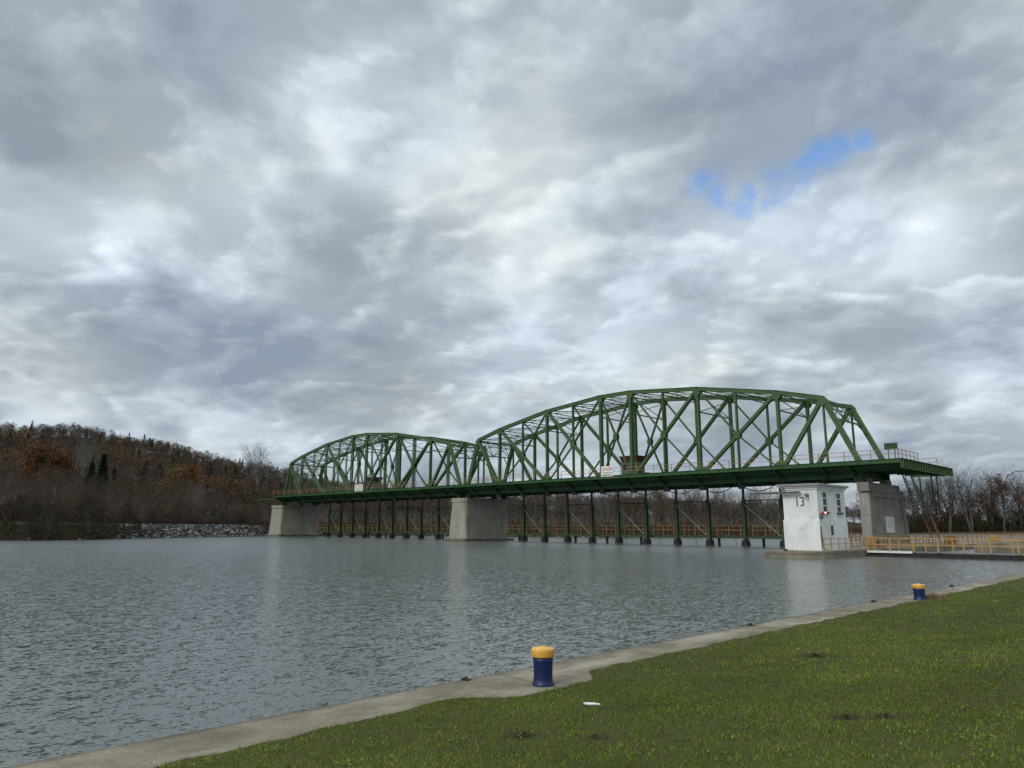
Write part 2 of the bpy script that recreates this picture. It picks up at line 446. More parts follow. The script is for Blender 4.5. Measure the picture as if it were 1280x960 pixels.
class MB:
    def __init__(self): self.v = []; self.f = []
    def add(self, vs, fs):
        k = len(self.v)
        self.v += [tuple(x) for x in vs]
        self.f += [tuple(i + k for i in f) for f in fs]
        return self
    def box(self, x0, x1, y0, y1, z0, z1):
        return self.add([(x0, y0, z0), (x1, y0, z0), (x1, y1, z0), (x0, y1, z0), (x0, y0, z1), (x1, y0, z1), (x1, y1, z1), (x0, y1, z1)],
                        [(3, 2, 1, 0), (4, 5, 6, 7), (0, 1, 5, 4), (1, 2, 6, 5), (2, 3, 7, 6), (3, 0, 4, 7)])
    def beam(self, a, b, w, h, side=(0, 1, 0)):
        """box from a to b; w across `side`, h across the third direction"""
        a = Vector(a); b = Vector(b); d = (b - a).normalized()
        s = Vector(side); s = s - d * s.dot(d)
        if s.length < 1e-4: s = Vector((1, 0, 0)) - d * d.x
        s.normalize(); t = d.cross(s)
        vs = []
        for p in (a, b):
            for i, j in ((-1, -1), (1, -1), (1, 1), (-1, 1)): vs.append(p + s * (i * w / 2) + t * (j * h / 2))
        return self.add(vs, [(3, 2, 1, 0), (4, 5, 6, 7), (0, 1, 5, 4), (1, 2, 6, 5), (2, 3, 7, 6), (3, 0, 4, 7)])
    def tube(self, pts, r, n=6):
        pts = [Vector(p) for p in pts]
        rs = r if hasattr(r, '__len__') else [r] * len(pts)
        vs = []; fs = []
        for i, p in enumerate(pts):
            d = (pts[min(i + 1, len(pts) - 1)] - pts[max(i - 1, 0)]).normalized()
            s = d.cross(Vector((0, 0, 1)))
            if s.length < 1e-3: s = d.cross(Vector((1, 0, 0)))
            s.normalize(); t = d.cross(s)
            for k in range(n):
                a = 2 * math.pi * k / n
                vs.append(p + (s * math.cos(a) + t * math.sin(a)) * rs[i])
        for i in range(len(pts) - 1):
            for k in range(n):
                fs.append((i * n + k, i * n + (k + 1) % n, (i + 1) * n + (k + 1) % n, (i + 1) * n + k))
        fs.append(tuple(range(n - 1, -1, -1))); fs.append(tuple((len(pts) - 1) * n + k for k in range(n)))
        return self.add(vs, fs)
    def lathe(self, prof, n=48, c=(0, 0)):
        vs = []; fs = []
        for r, z in prof:
            for k in range(n):
                a = 2 * math.pi * k / n
                vs.append((c[0] + r * math.cos(a), c[1] + r * math.sin(a), z))
        for i in range(len(prof) - 1):
            for k in range(n):
                fs.append((i * n + k, i * n + (k + 1) % n, (i + 1) * n + (k + 1) % n, (i + 1) * n + k))
        fs.append(tuple(range(n - 1, -1, -1))); fs.append(tuple((len(prof) - 1) * n + k for k in range(n)))
        return self.add(vs, fs)
    def prism(self, poly, axis, a, b):
        """polygon (2D) extruded along an axis: 'x' poly=(y,z), 'y' poly=(x,z), 'z' poly=(x,y)"""
        def P(u, v, w): return {'x': (w, u, v), 'y': (u, w, v), 'z': (u, v, w)}[axis]
        n = len(poly)
        vs = [P(u, v, a) for u, v in poly] + [P(u, v, b) for u, v in poly]
        fs = [tuple(range(n - 1, -1, -1)), tuple(range(n, 2 * n))] + [(i, (i + 1) % n, n + (i + 1) % n, n + i) for i in range(n)]
        return self.add(vs, fs)
    def build(self, name, m, parent=None, smooth=False, bevel=0.0, loc=None):
        me = bpy.data.meshes.new(name)
        me.from_pydata(self.v, [], self.f)
        bm = bmesh.new(); bm.from_mesh(me); bmesh.ops.recalc_face_normals(bm, faces=bm.faces[:])
        if bevel: bmesh.ops.bevel(bm, geom=bm.edges[:], offset=bevel, segments=2, affect='EDGES', clamp_overlap=True)
        bm.to_mesh(me); bm.free()
        if smooth:
            for p in me.polygons: p.use_smooth = True
        me.materials.append(m)
        o = bpy.data.objects.new(name, me)
        COL.objects.link(o)
        if parent is not None:
            o.parent = parent
            # coordinates given in world space are made local to an unrotated parent
            off = Vector((0, 0, 0)); q = parent
            while q is not None: off = off + q.location; q = q.parent
            if loc is None: me.transform(Matrix.Translation(-off))
        if loc is not None: o.location = loc
        return o


def np_mesh(name, verts, faces, m, tone=None, parent=None, smooth=False):
    """verts (n,3), faces (k,3) or (k,4) numpy, tone per face (k,3)"""
    verts = np.asarray(verts, np.float32); faces = np.asarray(faces, np.int32)
    k, c = faces.shape
    me = bpy.data.meshes.new(name)
    me.vertices.add(len(verts)); me.vertices.foreach_set('co', verts.ravel())
    me.loops.add(k * c); me.loops.foreach_set('vertex_index', faces.ravel())
    me.polygons.add(k); me.polygons.foreach_set('loop_start', np.arange(0, k * c, c, dtype=np.int32))
    if tone is not None:
        a = me.attributes.new('tone', 'FLOAT_COLOR', 'CORNER')
        t = np.ones((k, c, 4), np.float32); t[:, :, :3] = np.asarray(tone, np.float32)[:, None, :]
        a.data.foreach_set('color', t.ravel())
    me.update(calc_edges=True)
    me.materials.append(m)
    if smooth: me.polygons.foreach_set('use_smooth', np.ones(k, bool))
    o = bpy.data.objects.new(name, me)
    COL.objects.link(o)
    if parent is not None: o.parent = parent
    return o


def text_part(name, body, size, m, parent, loc, rot, thick=0.004, sx=1.0):
    """flat lettering turned into a mesh"""
    cu = bpy.data.curves.new(name, 'FONT')
    cu.body = body; cu.size = size; cu.align_x = 'CENTER'; cu.align_y = 'CENTER'; cu.extrude = thick
    tmp = bpy.data.objects.new(name, cu); COL.objects.link(tmp)
    dg = bpy.context.evaluated_depsgraph_get()
    me = bpy.data.meshes.new_from_object(tmp.evaluated_get(dg))
    bpy.data.objects.remove(tmp); bpy.data.curves.remove(cu)
    me.name = name
    me.materials.clear(); me.materials.append(m)
    o = bpy.data.objects.new(name, me); COL.objects.link(o)
    o.parent = parent; o.location = loc; o.rotation_euler = rot; o.scale = (sx, 1, 1)
    return o


def wpos(px, d, z=0.0):
    """world point at forward depth d on the bearing of column px of the reference view"""
    v = fwd_h * d + right0 * (d * (px - 640) / 905.0)
    return Vector((v.x, v.y, z))


rng = np.random.default_rng(13)
random.seed(13)
#TERRAIN
# ------------------------------------------------------------------ water and far land
SH = [(-2500, 60), (-900, 95), (-300, 118), (0, 123.5), (50, 124.7), (112, 131.9), (225, 160), (309, 182), (345, 196), (400, 207), (560, 204), (650, 195), (750, 186),
      (900, 200), (1000, 245), (1080, 310), (1150, 400), (1300, 430), (1700, 460), (2600, 500)]
RIDGE = [(-2500, 80), (-900, 140), (-200, 134), (0, 126), (60, 123), (130, 116), (190, 107), (240, 95), (280, 86), (330, 74), (360, 64), (430, 54), (520, 50), (600, 44), (700, 40),
         (1000, 34), (1100, 22), (1300, 26), (2600, 30)]
BANK = [(-2500, 2.8), (0, 2.9), (340, 2.6), (420, 2.2), (700, 1.6), (1000, 1.2), (1150, 1.5), (2600, 1.5)]


def interp(tab, x): return np.interp(x, [a for a, b in tab], [b for a, b in tab])


RD = 600.0


def ground_z(px, d):
    ds = interp(SH, px); hb = interp(BANK, px)
    t = np.clip((d - ds) / 7.0, 0, 1)
    z = -0.6 + (hb + 0.6) * t ** 0.8
    top = interp(RIDGE, px) * RD / 887.0 - 11.0
    top = np.maximum(top, 0.5)
    s = np.clip((d - ds - 35) / (RD - ds - 35), 0, 1)
    s = np.where(d > RD, 1 - 0.5 * np.clip((d - RD) / 900, 0, 1), s ** 1.15)
    bumps = (np.sin(px * 0.021 + d * 0.011) + np.sin(px * 0.047 - d * 0.017 + 1.3)) * 1.6 * s
    return z + top * s + bumps * (top > 12)


cols = np.concatenate([np.linspace(-2500, -100, 40), np.linspace(-60, 1340, 220), np.linspace(1400, 2600, 30)])
offs = np.concatenate([[0, 1, 2.2, 3.5, 5, 7, 9, 12, 16, 22, 30, 40], np.linspace(55, 480, 34), np.linspace(520, 1200, 10), [1800, 3000, 5000]])
V = np.zeros((len(cols), len(offs), 3))
fh = np.array(fwd_h); r0 = np.array(right0)
for i, c in enumerate(cols):
    ds = interp(SH, c)
    d = ds + offs
    zz = ground_z(np.full_like(d, c), d)
    P = fh[None] * d[:, None] + r0[None] * (d * (c - 640) / 905.0)[:, None]
    P[:, 2] = zz
    if True:
        P[1:6, 2] += rng.normal(0, 0.08, 5)
    V[i] = P
idx = np.arange(len(cols) * len(offs)).reshape(len(cols), len(offs))
F4 = np.stack([idx[:-1, :-1], idx[1:, :-1], idx[1:, 1:], idx[:-1, 1:]], -1).reshape(-1, 4)
tag(np_mesh('ground', V.reshape(-1, 3), F4, M['litter'], smooth=True), kind='structure')

wb = MB(); wb.add([(-4000, -3000, 0), (-7.3, -3000, 0), (-7.3, 5000, 0), (-4000, 5000, 0)], [(0, 1, 2, 3)])
tag(wb.build('water', M['water']), kind='structure')

# near bank: canal wall with coping, lawn
cw = MB(); cw.box(-7.46, -5.2, -40, 260, -3, 0.65)
o = cw.build('canal_wall', M['coping']); tag(o, kind='structure')
md = o.modifiers.new('b', 'BEVEL'); md.width = 0.03; md.segments = 2


def lawn_edge(y):
    """x where the grass starts"""
    e = -6.66 + 0.018 * np.sin(y * 1.7) + 0.022 * np.sin(y * 4.1 + 1) + 0.02 * np.sin(y * 9.3)
    e = e + np.where(y < 5, (y - 5) * -0.055, 0)
    n1 = np.clip(1 - np.abs((y - 6.85) / 1.18) ** 3.2, 0, 1) * 0.47
    n2 = np.clip(1 - np.abs((y - 22.9) / 1.5) ** 2, 0, 1) * 0.22
    return e + n1 + n2


def lawn_z(x, y):
    t = np.clip((x + 6.4) / 6.0, 0, 1); t = t * t * (3 - 2 * t)
    return 0.672 + 0.36 * t + (0.004 + 0.010 * np.clip(t * 6, 0, 1)) * (np.sin(x * 1.3 + y * 0.7) + np.sin(y * 1.9 - x * 0.6))


ys = np.concatenate([np.linspace(-40, 0, 20, endpoint=False), np.linspace(0, 40, 560, endpoint=False), np.linspace(40, 260, 60)])
us = np.concatenate([[0, 0.03], np.linspace(0.15, 8, 34), np.linspace(9, 300, 25)])
V = np.zeros((len(ys), len(us), 3))
for i, y in enumerate(ys):
    x0 = float(lawn_edge(np.array(y)) + rng.normal(0, 0.012)); x = x0 + us
    V[i, :, 0] = x; V[i, :, 1] = y; V[i, :, 2] = lawn_z(x, y)
    V[i, 0, 2] = 0.645
idx = np.arange(len(ys) * len(us)).reshape(len(ys), len(us))
F4 = np.stack([idx[:-1, :-1], idx[:-1, 1:], idx[1:, 1:], idx[1:, :-1]], -1).reshape(-1, 4)
tag(np_mesh('lawn', V.reshape(-1, 3), F4, M['lawn'], smooth=True), kind='structure')

# grass blades


def smooth_noise(x, y, sc, seed):
    r = np.random.default_rng(seed); s = 0
    for k in range(5):
        a = r.uniform(0, 6.28); f = sc * r.uniform(0.6, 1.6); ph = r.uniform(0, 6.28)
        s = s + np.sin((x * math.cos(a) + y * math.sin(a)) * f + ph + 1.3 * np.sin((y * math.cos(a) - x * math.sin(a)) * f * 0.7))
    return s / 5


def make_grass():
    BX = []
    for r_in, r_out, dens, hh, ww in ((1.5, 6, 4200, 0.040, 0.0055), (6, 10, 1900, 0.042, 0.0085), (10, 16, 750, 0.045, 0.013), (16, 28, 230, 0.048, 0.021), (28, 60, 60, 0.05, 0.036)):
        xa, xb = -7, min(r_out, 6)
        n = int((xb - xa) * r_out * dens)
        x = rng.uniform(xa, xb, n); y = rng.uniform(0, r_out, n)
        r = np.hypot(x, y)
        k = (r >= r_in) & (r < r_out) & (x > lawn_edge(y) + 0.015 + np.abs(rng.normal(0, 0.01, n))) & (y > x * 0.45)
        x = x[k]; y = y[k]
        BX.append(np.stack([x, y, np.full_like(x, hh), np.full_like(x, ww)], 1))
    B = np.concatenate(BX)
    # worn spots with no blades
    spots = [(-4.9, 4.98, .26, .14), (-4.33, 5.3, .20, .09), (-4.75, 11.0, .32, .25), (-2.75, 6.9, .20, .14), (-2.48, 7.1, .22, .13)]
    keep = np.ones(len(B), bool)
    for sx, sy, a, b in spots:
        # elongated across the line of sight
        dx = (B[:, 0] - sx); dy = (B[:, 1] - sy)
        u = dx * right0.x + dy * right0.y; v = dx * fwd_h.x + dy * fwd_h.y
        rr = np.sqrt((u / a) ** 2 + (v / b) ** 2) + rng.normal(0, 0.25, len(B))
        keep &= rr > 1
    n = len(B)
    x, y = B[:, 0], B[:, 1]
    z = lawn_z(x, y) - 0.006
    patch = smooth_noise(x, y, 1.1, 3); patch2 = smooth_noise(x, y, 3.7, 5); tuft = smooth_noise(x, y, 11.0, 8)
    h = np.where(keep, 1.0, 0.35) * B[:, 2] * 0.8 * rng.uniform(0.45, 1.25, n) * (1 + 0.30 * tuft + 0.15 * patch2)
    a = rng.uniform(0, 6.283, n); lean = rng.uniform(0.1, 1.0, n) * h
    w = B[:, 3] * rng.uniform(0.6, 1.3, n)
    bx = np.cos(a) * w / 2; by = np.sin(a) * w / 2; la = rng.uniform(0, 6.283, n)
    V0 = np.stack([x - bx, y - by, z], 1); V1 = np.stack([x + bx, y + by, z], 1)
    V2 = np.stack([x + np.cos(la) * lean, y + np.sin(la) * lean, z + h], 1)
    V = np.stack([V0, V1, V2], 1).reshape(-1, 3)
    F = np.arange(3 * n).reshape(-1, 3)
    base = np.array([0.138, 0.185, 0.020]); dark = np.array([0.058, 0.092, 0.012]); dry = np.array([0.19, 0.165, 0.06]); lush = np.array([0.145, 0.205, 0.018])
    t = np.clip(0.5 + patch * 0.7 + 0.35 * tuft + rng.normal(0, 0.28, n), 0, 1)[:, None]
    c = dark * (1 - t) + base * t
    t2 = np.clip(patch2 * 1.2 + rng.normal(0, 0.25, n), 0, 1)[:, None]
    c = c * (1 - t2) + lush * t2
    dr = rng.uniform(0, 1, n) < 0.10 + 0.20 * np.clip(smooth_noise(x, y, 1.9, 21) + 0.1, 0, 1)
    c[dr] = dry * rng.uniform(0.6, 1.1, (dr.sum(), 1))
    c *= rng.uniform(0.6, 1.35, (n, 1))
    soil = np.array([[.030, .022, .015], [.070, .042, .026], [.014, .012, .010], [.022, .018, .014]])[rng.integers(0, 4, n)]
    sel = ~keep & (rng.uniform(0, 1, n) < .9)
    c[sel] = soil[sel]
    tag(np_mesh('grass', V, F, M['grass'], c), kind='stuff')
    # low broad-leaved weeds and clover patches
    q = []; cc = []
    for i in range(800):
        r = 3 + 17 * rng.uniform() ** 1.3; an = rng.uniform(rad(8), rad(95)); x0 = -r * math.cos(an) * .95; y0 = r * math.sin(an) + 1
        if x0 < float(lawn_edge(np.array(y0))) + .12: continue
        k = int(rng.integers(10, 34)); sp = rng.uniform(.03, .11); col = np.array([[.10, .155, .016], [.075, .125, .015], [.13, .165, .022], [.055, .09, .014]][int(rng.integers(0, 4))])
        for j in range(k):
            u = rng.normal(0, sp, 2); px_, py_ = x0 + u[0], y0 + u[1]; pz = float(lawn_z(np.array(px_), np.array(py_))) + rng.uniform(.018, .040)
            a = rng.uniform(0, 6.28); L = rng.uniform(.006, .014); w = L * rng.uniform(.4, .7); ca, sa = math.cos(a), math.sin(a); up_ = rng.uniform(0, .012)
            q += [(px_ - ca * L, py_ - sa * L, pz - up_), (px_ + sa * w, py_ - ca * w, pz), (px_ + ca * L, py_ + sa * L, pz + up_), (px_ - sa * w, py_ + ca * w, pz)]
            cc.append(col * rng.uniform(.6, 1.3))
    for sx_, sy_, a_, b_ in spots:
        for j in range(int(4200 * a_ * b_)):
            rr = (th := rng.uniform(0, 6.28)) * 0 + abs(rng.normal(0, .55)) * (1 + .35 * math.sin(3 * th + sx_) + .25 * math.sin(5 * th + sy_)); u = rr * a_ * math.cos(th); v_ = rr * b_ * math.sin(th)
            px_ = sx_ + u * right0.x + v_ * fwd_h.x; py_ = sy_ + u * right0.y + v_ * fwd_h.y; pz = float(lawn_z(np.array(px_), np.array(py_))) + rng.uniform(.012, .036)
            a = rng.uniform(0, 6.28); L = rng.uniform(.006, .022); w = L * rng.uniform(.25, .6); ca, sa = math.cos(a), math.sin(a)
            q += [(px_ - ca * L, py_ - sa * L, pz), (px_ + sa * w, py_ - ca * w, pz), (px_ + ca * L, py_ + sa * L, pz + .006), (px_ - sa * w, py_ + ca * w, pz)]
            cc.append(np.array([[.020, .016, .012], [.012, .010, .008], [.085, .048, .028], [.05, .035, .022]][int(rng.integers(0, 4))]) * rng.uniform(.6, 1.3))
    tag(np_mesh('lawn_weeds', np.array(q), np.arange(len(q)).reshape(-1, 4), M['grass'], np.array(cc)), kind='stuff')
    # fallen leaves on the lawn
    n = 420
    r = 3 + 20 * rng.uniform(0, 1, n) ** 1.4; an = rng.uniform(rad(10), rad(95), n)
    x = -r * np.cos(an) * 0.95; y = r * np.sin(an) + 1
    k = x > lawn_edge(y) + 0.1; x, y = x[k], y[k]; n = len(x); z = lawn_z(x, y) + 0.034
    s = rng.uniform(0.007, 0.020, n); a = rng.uniform(0, 6.28, n)
    q = []
    for i, (du, dv) in enumerate(((-1, -.6), (1, -.4), (.8, .7), (-.7, .6))):
        q.append(np.stack([x + s * (du * np.cos(a) - dv * np.sin(a)), y + s * (du * np.sin(a) + dv * np.cos(a)), z + rng.uniform(-.008, .012, n)], 1))
    V = np.stack(q, 1).reshape(-1, 3); F = np.arange(4 * n).reshape(-1, 4)
    c = np.where(rng.uniform(0, 1, (n, 1)) < 0.05, np.array([[0.45, 0.45, 0.4]]), np.array([[0.16, 0.10, 0.05]])) * rng.uniform(0.6, 1.2, (n, 1))
    tag(np_mesh('fallen_leaves', V, F, M['grass'], c), kind='stuff')


make_grass()
#BRIDGE
# ------------------------------------------------------------------ swing of two truss spans
YN, YF = 90.0, 99.3
YE = 87.4          # near walkway edge
YFE = 102.0
ZD = 10.35         # deck top
PANEL = 5.92
TOPZ = [18.75, 20.25, 21.3, 22.35, 22.87, 23.4, 23.4, 22.87, 22.35, 21.3, 20.25, 18.75]


def laced(a, b, w, gap, th, side=(0, 1, 0), lace=True):
    """two parallel channels with zigzag lacing bars; gap across `side`"""
    mb = MB(); a = Vector(a); b = Vector(b); s = Vector(side)
    for q in (-1, 1): mb.beam(a + s * q * gap / 2, b + s * q * gap / 2, th, w, side)
    if lace:
        L = (b - a).length; n = max(2, int(L / max(gap * 1.1, 0.4))); d = (b - a) / n
        t = (b - a).normalized().cross(s)
        for f in (-1, 1):
            for i in range(n):
                p = a + d * i + t * (w / 2 - 0.02) * f; q = p + d; sg = 1 if i % 2 else -1
                mb.beam(p + s * sg * gap / 2 * 0.9, q - s * sg * gap / 2 * 0.9, 0.05, 0.02, t.cross(d))
    return mb


def make_truss(root, X, y, xa, xb):
    """one side truss"""
    t = empty('truss', (0, 0, 0)); t.parent = root
    zb = ZD - 0.45
    g = M['green']
    top = [Vector((X[k], y, TOPZ[k])) for k in range(12)]
    bot = [Vector((X[k], y, zb)) for k in range(12)]
    # top chord, straight between main joints, with cover plate
    mb = MB()
    js = [0, 1, 3, 5, 6, 8, 10, 11]
    for a, b in zip(js, js[1:]):
        d = (top[b] - top[a]).normalized(); A, B = top[a] - d * 0.12, top[b] + d * 0.12
        up = Vector((0, 1, 0)).cross(d) * -1
        mb.beam(A, B, 0.50, 0.52)
        if up.z < 0: up = -up
        mb.beam(A + up * 0.275, B + up * 0.275, 0.66, 0.03)
    mb.build('top_chord', g, t)
    mb = MB(); mb.beam((xa, y, zb), (xb, y, zb), 0.45, 0.75); mb.build('bottom_chord', g, t)
    for xx, k in ((xa, 0), (xb, 11)):
        mb = MB(); A = Vector((xx, y, zb)); B = top[k]
        mb.beam(A, B, 0.50, 0.55)
        d = (B - A).normalized(); n = Vector((0, 1, 0)).cross(d)
        if n.x * (1 if k else -1) < 0: n = -n
        mb.beam(A + n * 0.29, B + n * 0.29, 0.66, 0.03)
        mb.build('end_post', g, t)
    for k in range(12):
        if k in (5, 6): w, gap, th = 0.42, 0.46, 0.15
        elif k in (3, 8, 1, 10): w, gap, th = 0.36, 0.42, 0.12
        elif k in (0, 11): w, gap, th = 0.2, 0.26, 0.07
        else: w, gap, th = 0.22, 0.34, 0.08
        laced(bot[k], top[k], w, gap, th).build('vertical', g, t)

    def mid(k, a, b):
        """point of diagonal a-b on the vertical k"""
        f = (X[k] - a.x) / (b.x - a.x); return a + (b - a) * f
    pl = []
    for (a, b, node) in ((0, 1, None), (1, 3, 2), (3, 5, 4), (11, 10, None), (10, 8, 9), (8, 6, 7)):
        A, B = top[a], bot[b]
        laced(A, B, 0.42 if node else 0.46, 0.40, 0.16).build('diagonal', g, t)
        if node:
            N = mid(node, A, B); pl.append((N, 0.95, 0.95))
            laced(N, top[b], 0.18, 0.30, 0.08).build('sub_diagonal', g, t)
            laced(N, bot[a], 0.16, 0.26, 0.06, lace=False).build('sub_diagonal', g, t)
    laced(bot[5], top[6], 0.2, 0.3, 0.07).build('diagonal', g, t)
    laced(bot[6], top[5], 0.2, 0.3, 0.07).build('diagonal', g, t)
    c = (bot[5] + top[6]) / 2; pl.append((c, 0.8, 1.1))
    for k in js: pl.append((top[k] - Vector((0, 0, 0.45)), 1.1, 1.0))
    for k in (1, 3, 5, 6, 8, 10): pl.append((bot[k] + Vector((0, 0, 0.75)), 1.5, 1.0))
    for P, w, h in pl:
        for q in (-1, 1):
            mb = MB(); yy = y + q * 0.30
            ww, hh = w / 2, h / 2
            poly = [(P.x - ww, P.z - hh * .5), (P.x - ww * .5, P.z - hh), (P.x + ww * .5, P.z - hh), (P.x + ww, P.z - hh * .5),
                    (P.x + ww, P.z + hh * .5), (P.x + ww * .5, P.z + hh), (P.x - ww * .5, P.z + hh), (P.x - ww, P.z + hh * .5)]
            mb.prism(poly, 'y', yy - 0.012, yy + 0.012)
            mb.build('gusset_plate', g, t)
    return t


def railing(root, pts, m, h=1.1, step=2.96, rails=(1.08, 0.56), name='railing', pw=0.07, rw=0.055, toe=False):
    """rails along a polyline with a post mesh each"""
    pts = [Vector(p) for p in pts]
    mb = MB()
    for a, b in zip(pts, pts[1:]):
        for z in rails: mb.beam(a + UPV * z, b + UPV * z, rw, rw)
        if toe: mb.beam(a + UPV * 0.1, b + UPV * 0.1, 0.03, 0.18)
    r = mb.build(name, m, root)
    proto = None
    for a, b in zip(pts, pts[1:]):
        n = max(1, round((b - a).length / step))
        for i in range(n + (b == pts[-1])):
            p = a + (b - a) * (i / n)
            if proto is None:
                q = MB(); q.box(-pw / 2, pw / 2, -pw / 2, pw / 2, 0, h)
                q.box(-pw, pw, -pw, pw, 0, 0.03)
                proto = q.build('railing_post', m, r, loc=(0, 0, 0)); o = proto
            else:
                o = proto.copy(); COL.objects.link(o)
            o.parent = r
            o.location = p - root.location
    return r


def make_span(X, xa, xb, label, ends, hutx):
    root = empty('bridge_span', ((xa + xb) / 2, YN, ZD), label, 'bridge', 'truss spans of the bridge')
    near = make_truss_at(root, X, YN, xa, xb)
    far = make_truss_at(root, X, YF, xa, xb)
    # top bracing
    for k in range(12):
        mb = MB(); z = TOPZ[k] - 0.12
        for dz in (0.0, -0.55 if k not in (0, 11) else -0.9):
            mb.beam((X[k], YN + .25, z + dz), (X[k], YF - .25, z + dz), 0.22, 0.10, (1, 0, 0))
        dz = -0.55 if k not in (0, 11) else -0.9
        n = 12; s = (YF - YN - .5) / n
        for i in range(n):
            y0 = YN + .25 + i * s
            mb.beam((X[k], y0, z + (0 if i % 2 else dz)), (X[k], y0 + s, z + (dz if i % 2 else 0)), 0.03, 0.07, (1, 0, 0))
        mb.build('top_strut', M['green'], root)
    mb = MB()
    for k in range(11):
        for (ya, yb) in ((YN, YF), (YF, YN)):
            a = Vector((X[k], ya, TOPZ[k])); b = Vector((X[k + 1], yb, TOPZ[k + 1]))
            mb.beam(a, b, 0.14, 0.12)
            n = 8
            for i in range(n):      # lattice angle next to each lateral
                p = a + (b - a) * (i / n); q = a + (b - a) * ((i + 1) / n)
                o = Vector((0.0, 0.0, -0.32))
                mb.beam(p + (o if i % 2 else o * 0), q + (o * 0 if i % 2 else o), 0.03, 0.05)
            mb.beam(a + Vector((0, 0, -.32)), b + Vector((0, 0, -.32)), 0.10, 0.08)
    mb.build('top_lateral_bracing', M['green'], root)
    # sway frames at main verticals
    for k in (1, 3, 5, 6, 8, 10):
        mb = MB(); zt = TOPZ[k] - 0.75; zs = zt - (2.6 if k in (3, 5, 6, 8) else 1.6)
        mb.beam((X[k], YN + .2, zs), (X[k], YF - .2, zs), 0.16, 0.16, (1, 0, 0))
        mb.beam((X[k], YN + .2, zt), (X[k], YF - .2, zs), 0.08, 0.10, (1, 0, 0))
        mb.beam((X[k], YF - .2, zt), (X[k], YN + .2, zs), 0.08, 0.10, (1, 0, 0))
        mb.build('sway_frame', M['green'], root)
    # portal bracing in the plane of the end posts
    for xx, k in ((xa, 0), (xb, 11)):
        mb = MB()
        A = Vector((xx, 0, ZD - .45)); B = Vector((X[k], 0, TOPZ[k])); d = A - B
        def P(f, y): q = B + d * f; return Vector((q.x, y, q.z))
        y0, y1 = YN + .25, YF - .25; yc = (y0 + y1) / 2
        mb.beam(P(.03, y0), P(.03, y1), 0.2, 0.2, (1, 0, 0)); mb.beam(P(.30, y0), P(.30, y1), 0.2, 0.2, (1, 0, 0))
        for (a, b) in ((y0, yc), (yc, y1)):
            m_ = (a + b) / 2
            for (u, v) in (((.03, a), (.30, b)), ((.30, a), (.03, b)), ((.03, m_), (.30, a)), ((.03, m_), (.30, b))):
                mb.beam(P(*u), P(*v), 0.09, 0.09, (1, 0, 0))
        mb.beam(P(.30, y0 + 1.6), P(.46, y0), 0.12, 0.12, (1, 0, 0)); mb.beam(P(.30, y1 - 1.6), P(.46, y1), 0.12, 0.12, (1, 0, 0))
        mb.build('portal_bracing', M['green'], root)
    # floor
    x0, x1 = ends
    mb = MB(); mb.box(x0, x1, YE + .02, YFE - .02, ZD - 0.10, ZD); mb.build('deck_plate', M['green_deck'], root)
    mb = MB(); mb.box(x0 - .01, x1 + .01, YE - .05, YE + .015, ZD - 0.42, ZD + 0.04); mb.box(x0 - .01, x1 + .01, YE - .16, YE + .05, ZD + .041, ZD + .06)
    mb.box(x0, x1, YE - .16, YE - .051, ZD - .44, ZD - .415)
    n = int((x1 - x0) / 1.48)
    for i in range(n + 1):
        xx = x0 + .1 + (x1 - x0 - .2) * i / n; mb.box(xx - .03, xx + .03, YE - .145, YE - .052, ZD - .41, ZD + .035)
    mb.build('edge_beam', M['green_deck'], root)
    mb = MB(); mb.box(x0, x1, YFE - .015, YFE + .05, ZD - 0.42, ZD + 0.04); mb.build('edge_beam', M['green_deck'], root)
    mb = MB()
    for yy, dz in ((88.5, .75), (89.3, 1.0), (91.4, .8), (93.2, .8), (95, .8), (97, .8), (100.6, .7)):
        mb.box(x0 + .1, x1 - .1, yy - .06, yy + .06, ZD - .11 - dz, ZD - .101)
        mb.box(x0 + .1, x1 - .1, yy - .14, yy + .14, ZD - .11 - dz - .02, ZD - .11 - dz)
    mb.build('stringers', M['green_deck'], root)
    for y in (YN, YF):
        mb = MB(); mb.box(xa, xb, y - .16, y + .16, ZD - 1.72, ZD - .83)
        mb.box(xa, xb, y - .28, y + .28, ZD - 1.76, ZD - 1.725)
        mb.build('lower_girder', M['green_deck'], root)
    for k in [-.45] + list(range(12)) + [11.55]:
        xx = X[0] + PANEL * k
        if xx < xa: xx = xa + .1
        if xx > xb: xx = xb - .1
        mb = MB(); mb.box(xx - .05, xx + .05, YN + .29, YF - .29, ZD - 1.6, ZD - .13)
        mb.box(xx - .2, xx + .2, YN + .29, YF - .29, ZD - 1.64, ZD - 1.601); mb.build('floor_beam', M['green_deck'], root)
        mb = MB()
        mb.prism([(YE + .03, ZD - .12), (YE + .03, ZD - .42), (YN - .30, ZD - 1.62), (YN - .30, ZD - .12)], 'x', xx - .03, xx + .03)
        mb.beam((xx, YE + .03, ZD - .44), (xx, YN - .30, ZD - 1.64), 0.26, 0.05, (1, 0, 0))
        mb.build('bracket', M['green_deck'], root)
        if 0 < k < 11:
            mb = MB(); mb.box(xx - .22, xx + .22, YN - .22, YN + .35, ZD - 2.05, ZD - 1.765); mb.prism([(xx - .5, ZD - 2.05), (xx + .5, ZD - 2.05), (xx + .34, ZD - 2.55), (xx - .34, ZD - 2.55)], 'y', YN - .12, YN + .5)
            mb.build('hanger_shoe', M['black'], root)
    # bearings
    for xx in (xa, xb):
        for y in (YN, YF):
            mb = MB(); s = .45 if xx == xa else -.45
            xx2 = xx + (s if True else 0)
            mb.box(xx2 - .5, xx2 + .5, y - .38, y + .38, 8.06, ZD - 1.77); mb.box(xx2 - .7, xx2 + .7, y - .5, y + .5, 7.985, 8.055)
            mb.build('bearing', M['black'], root)
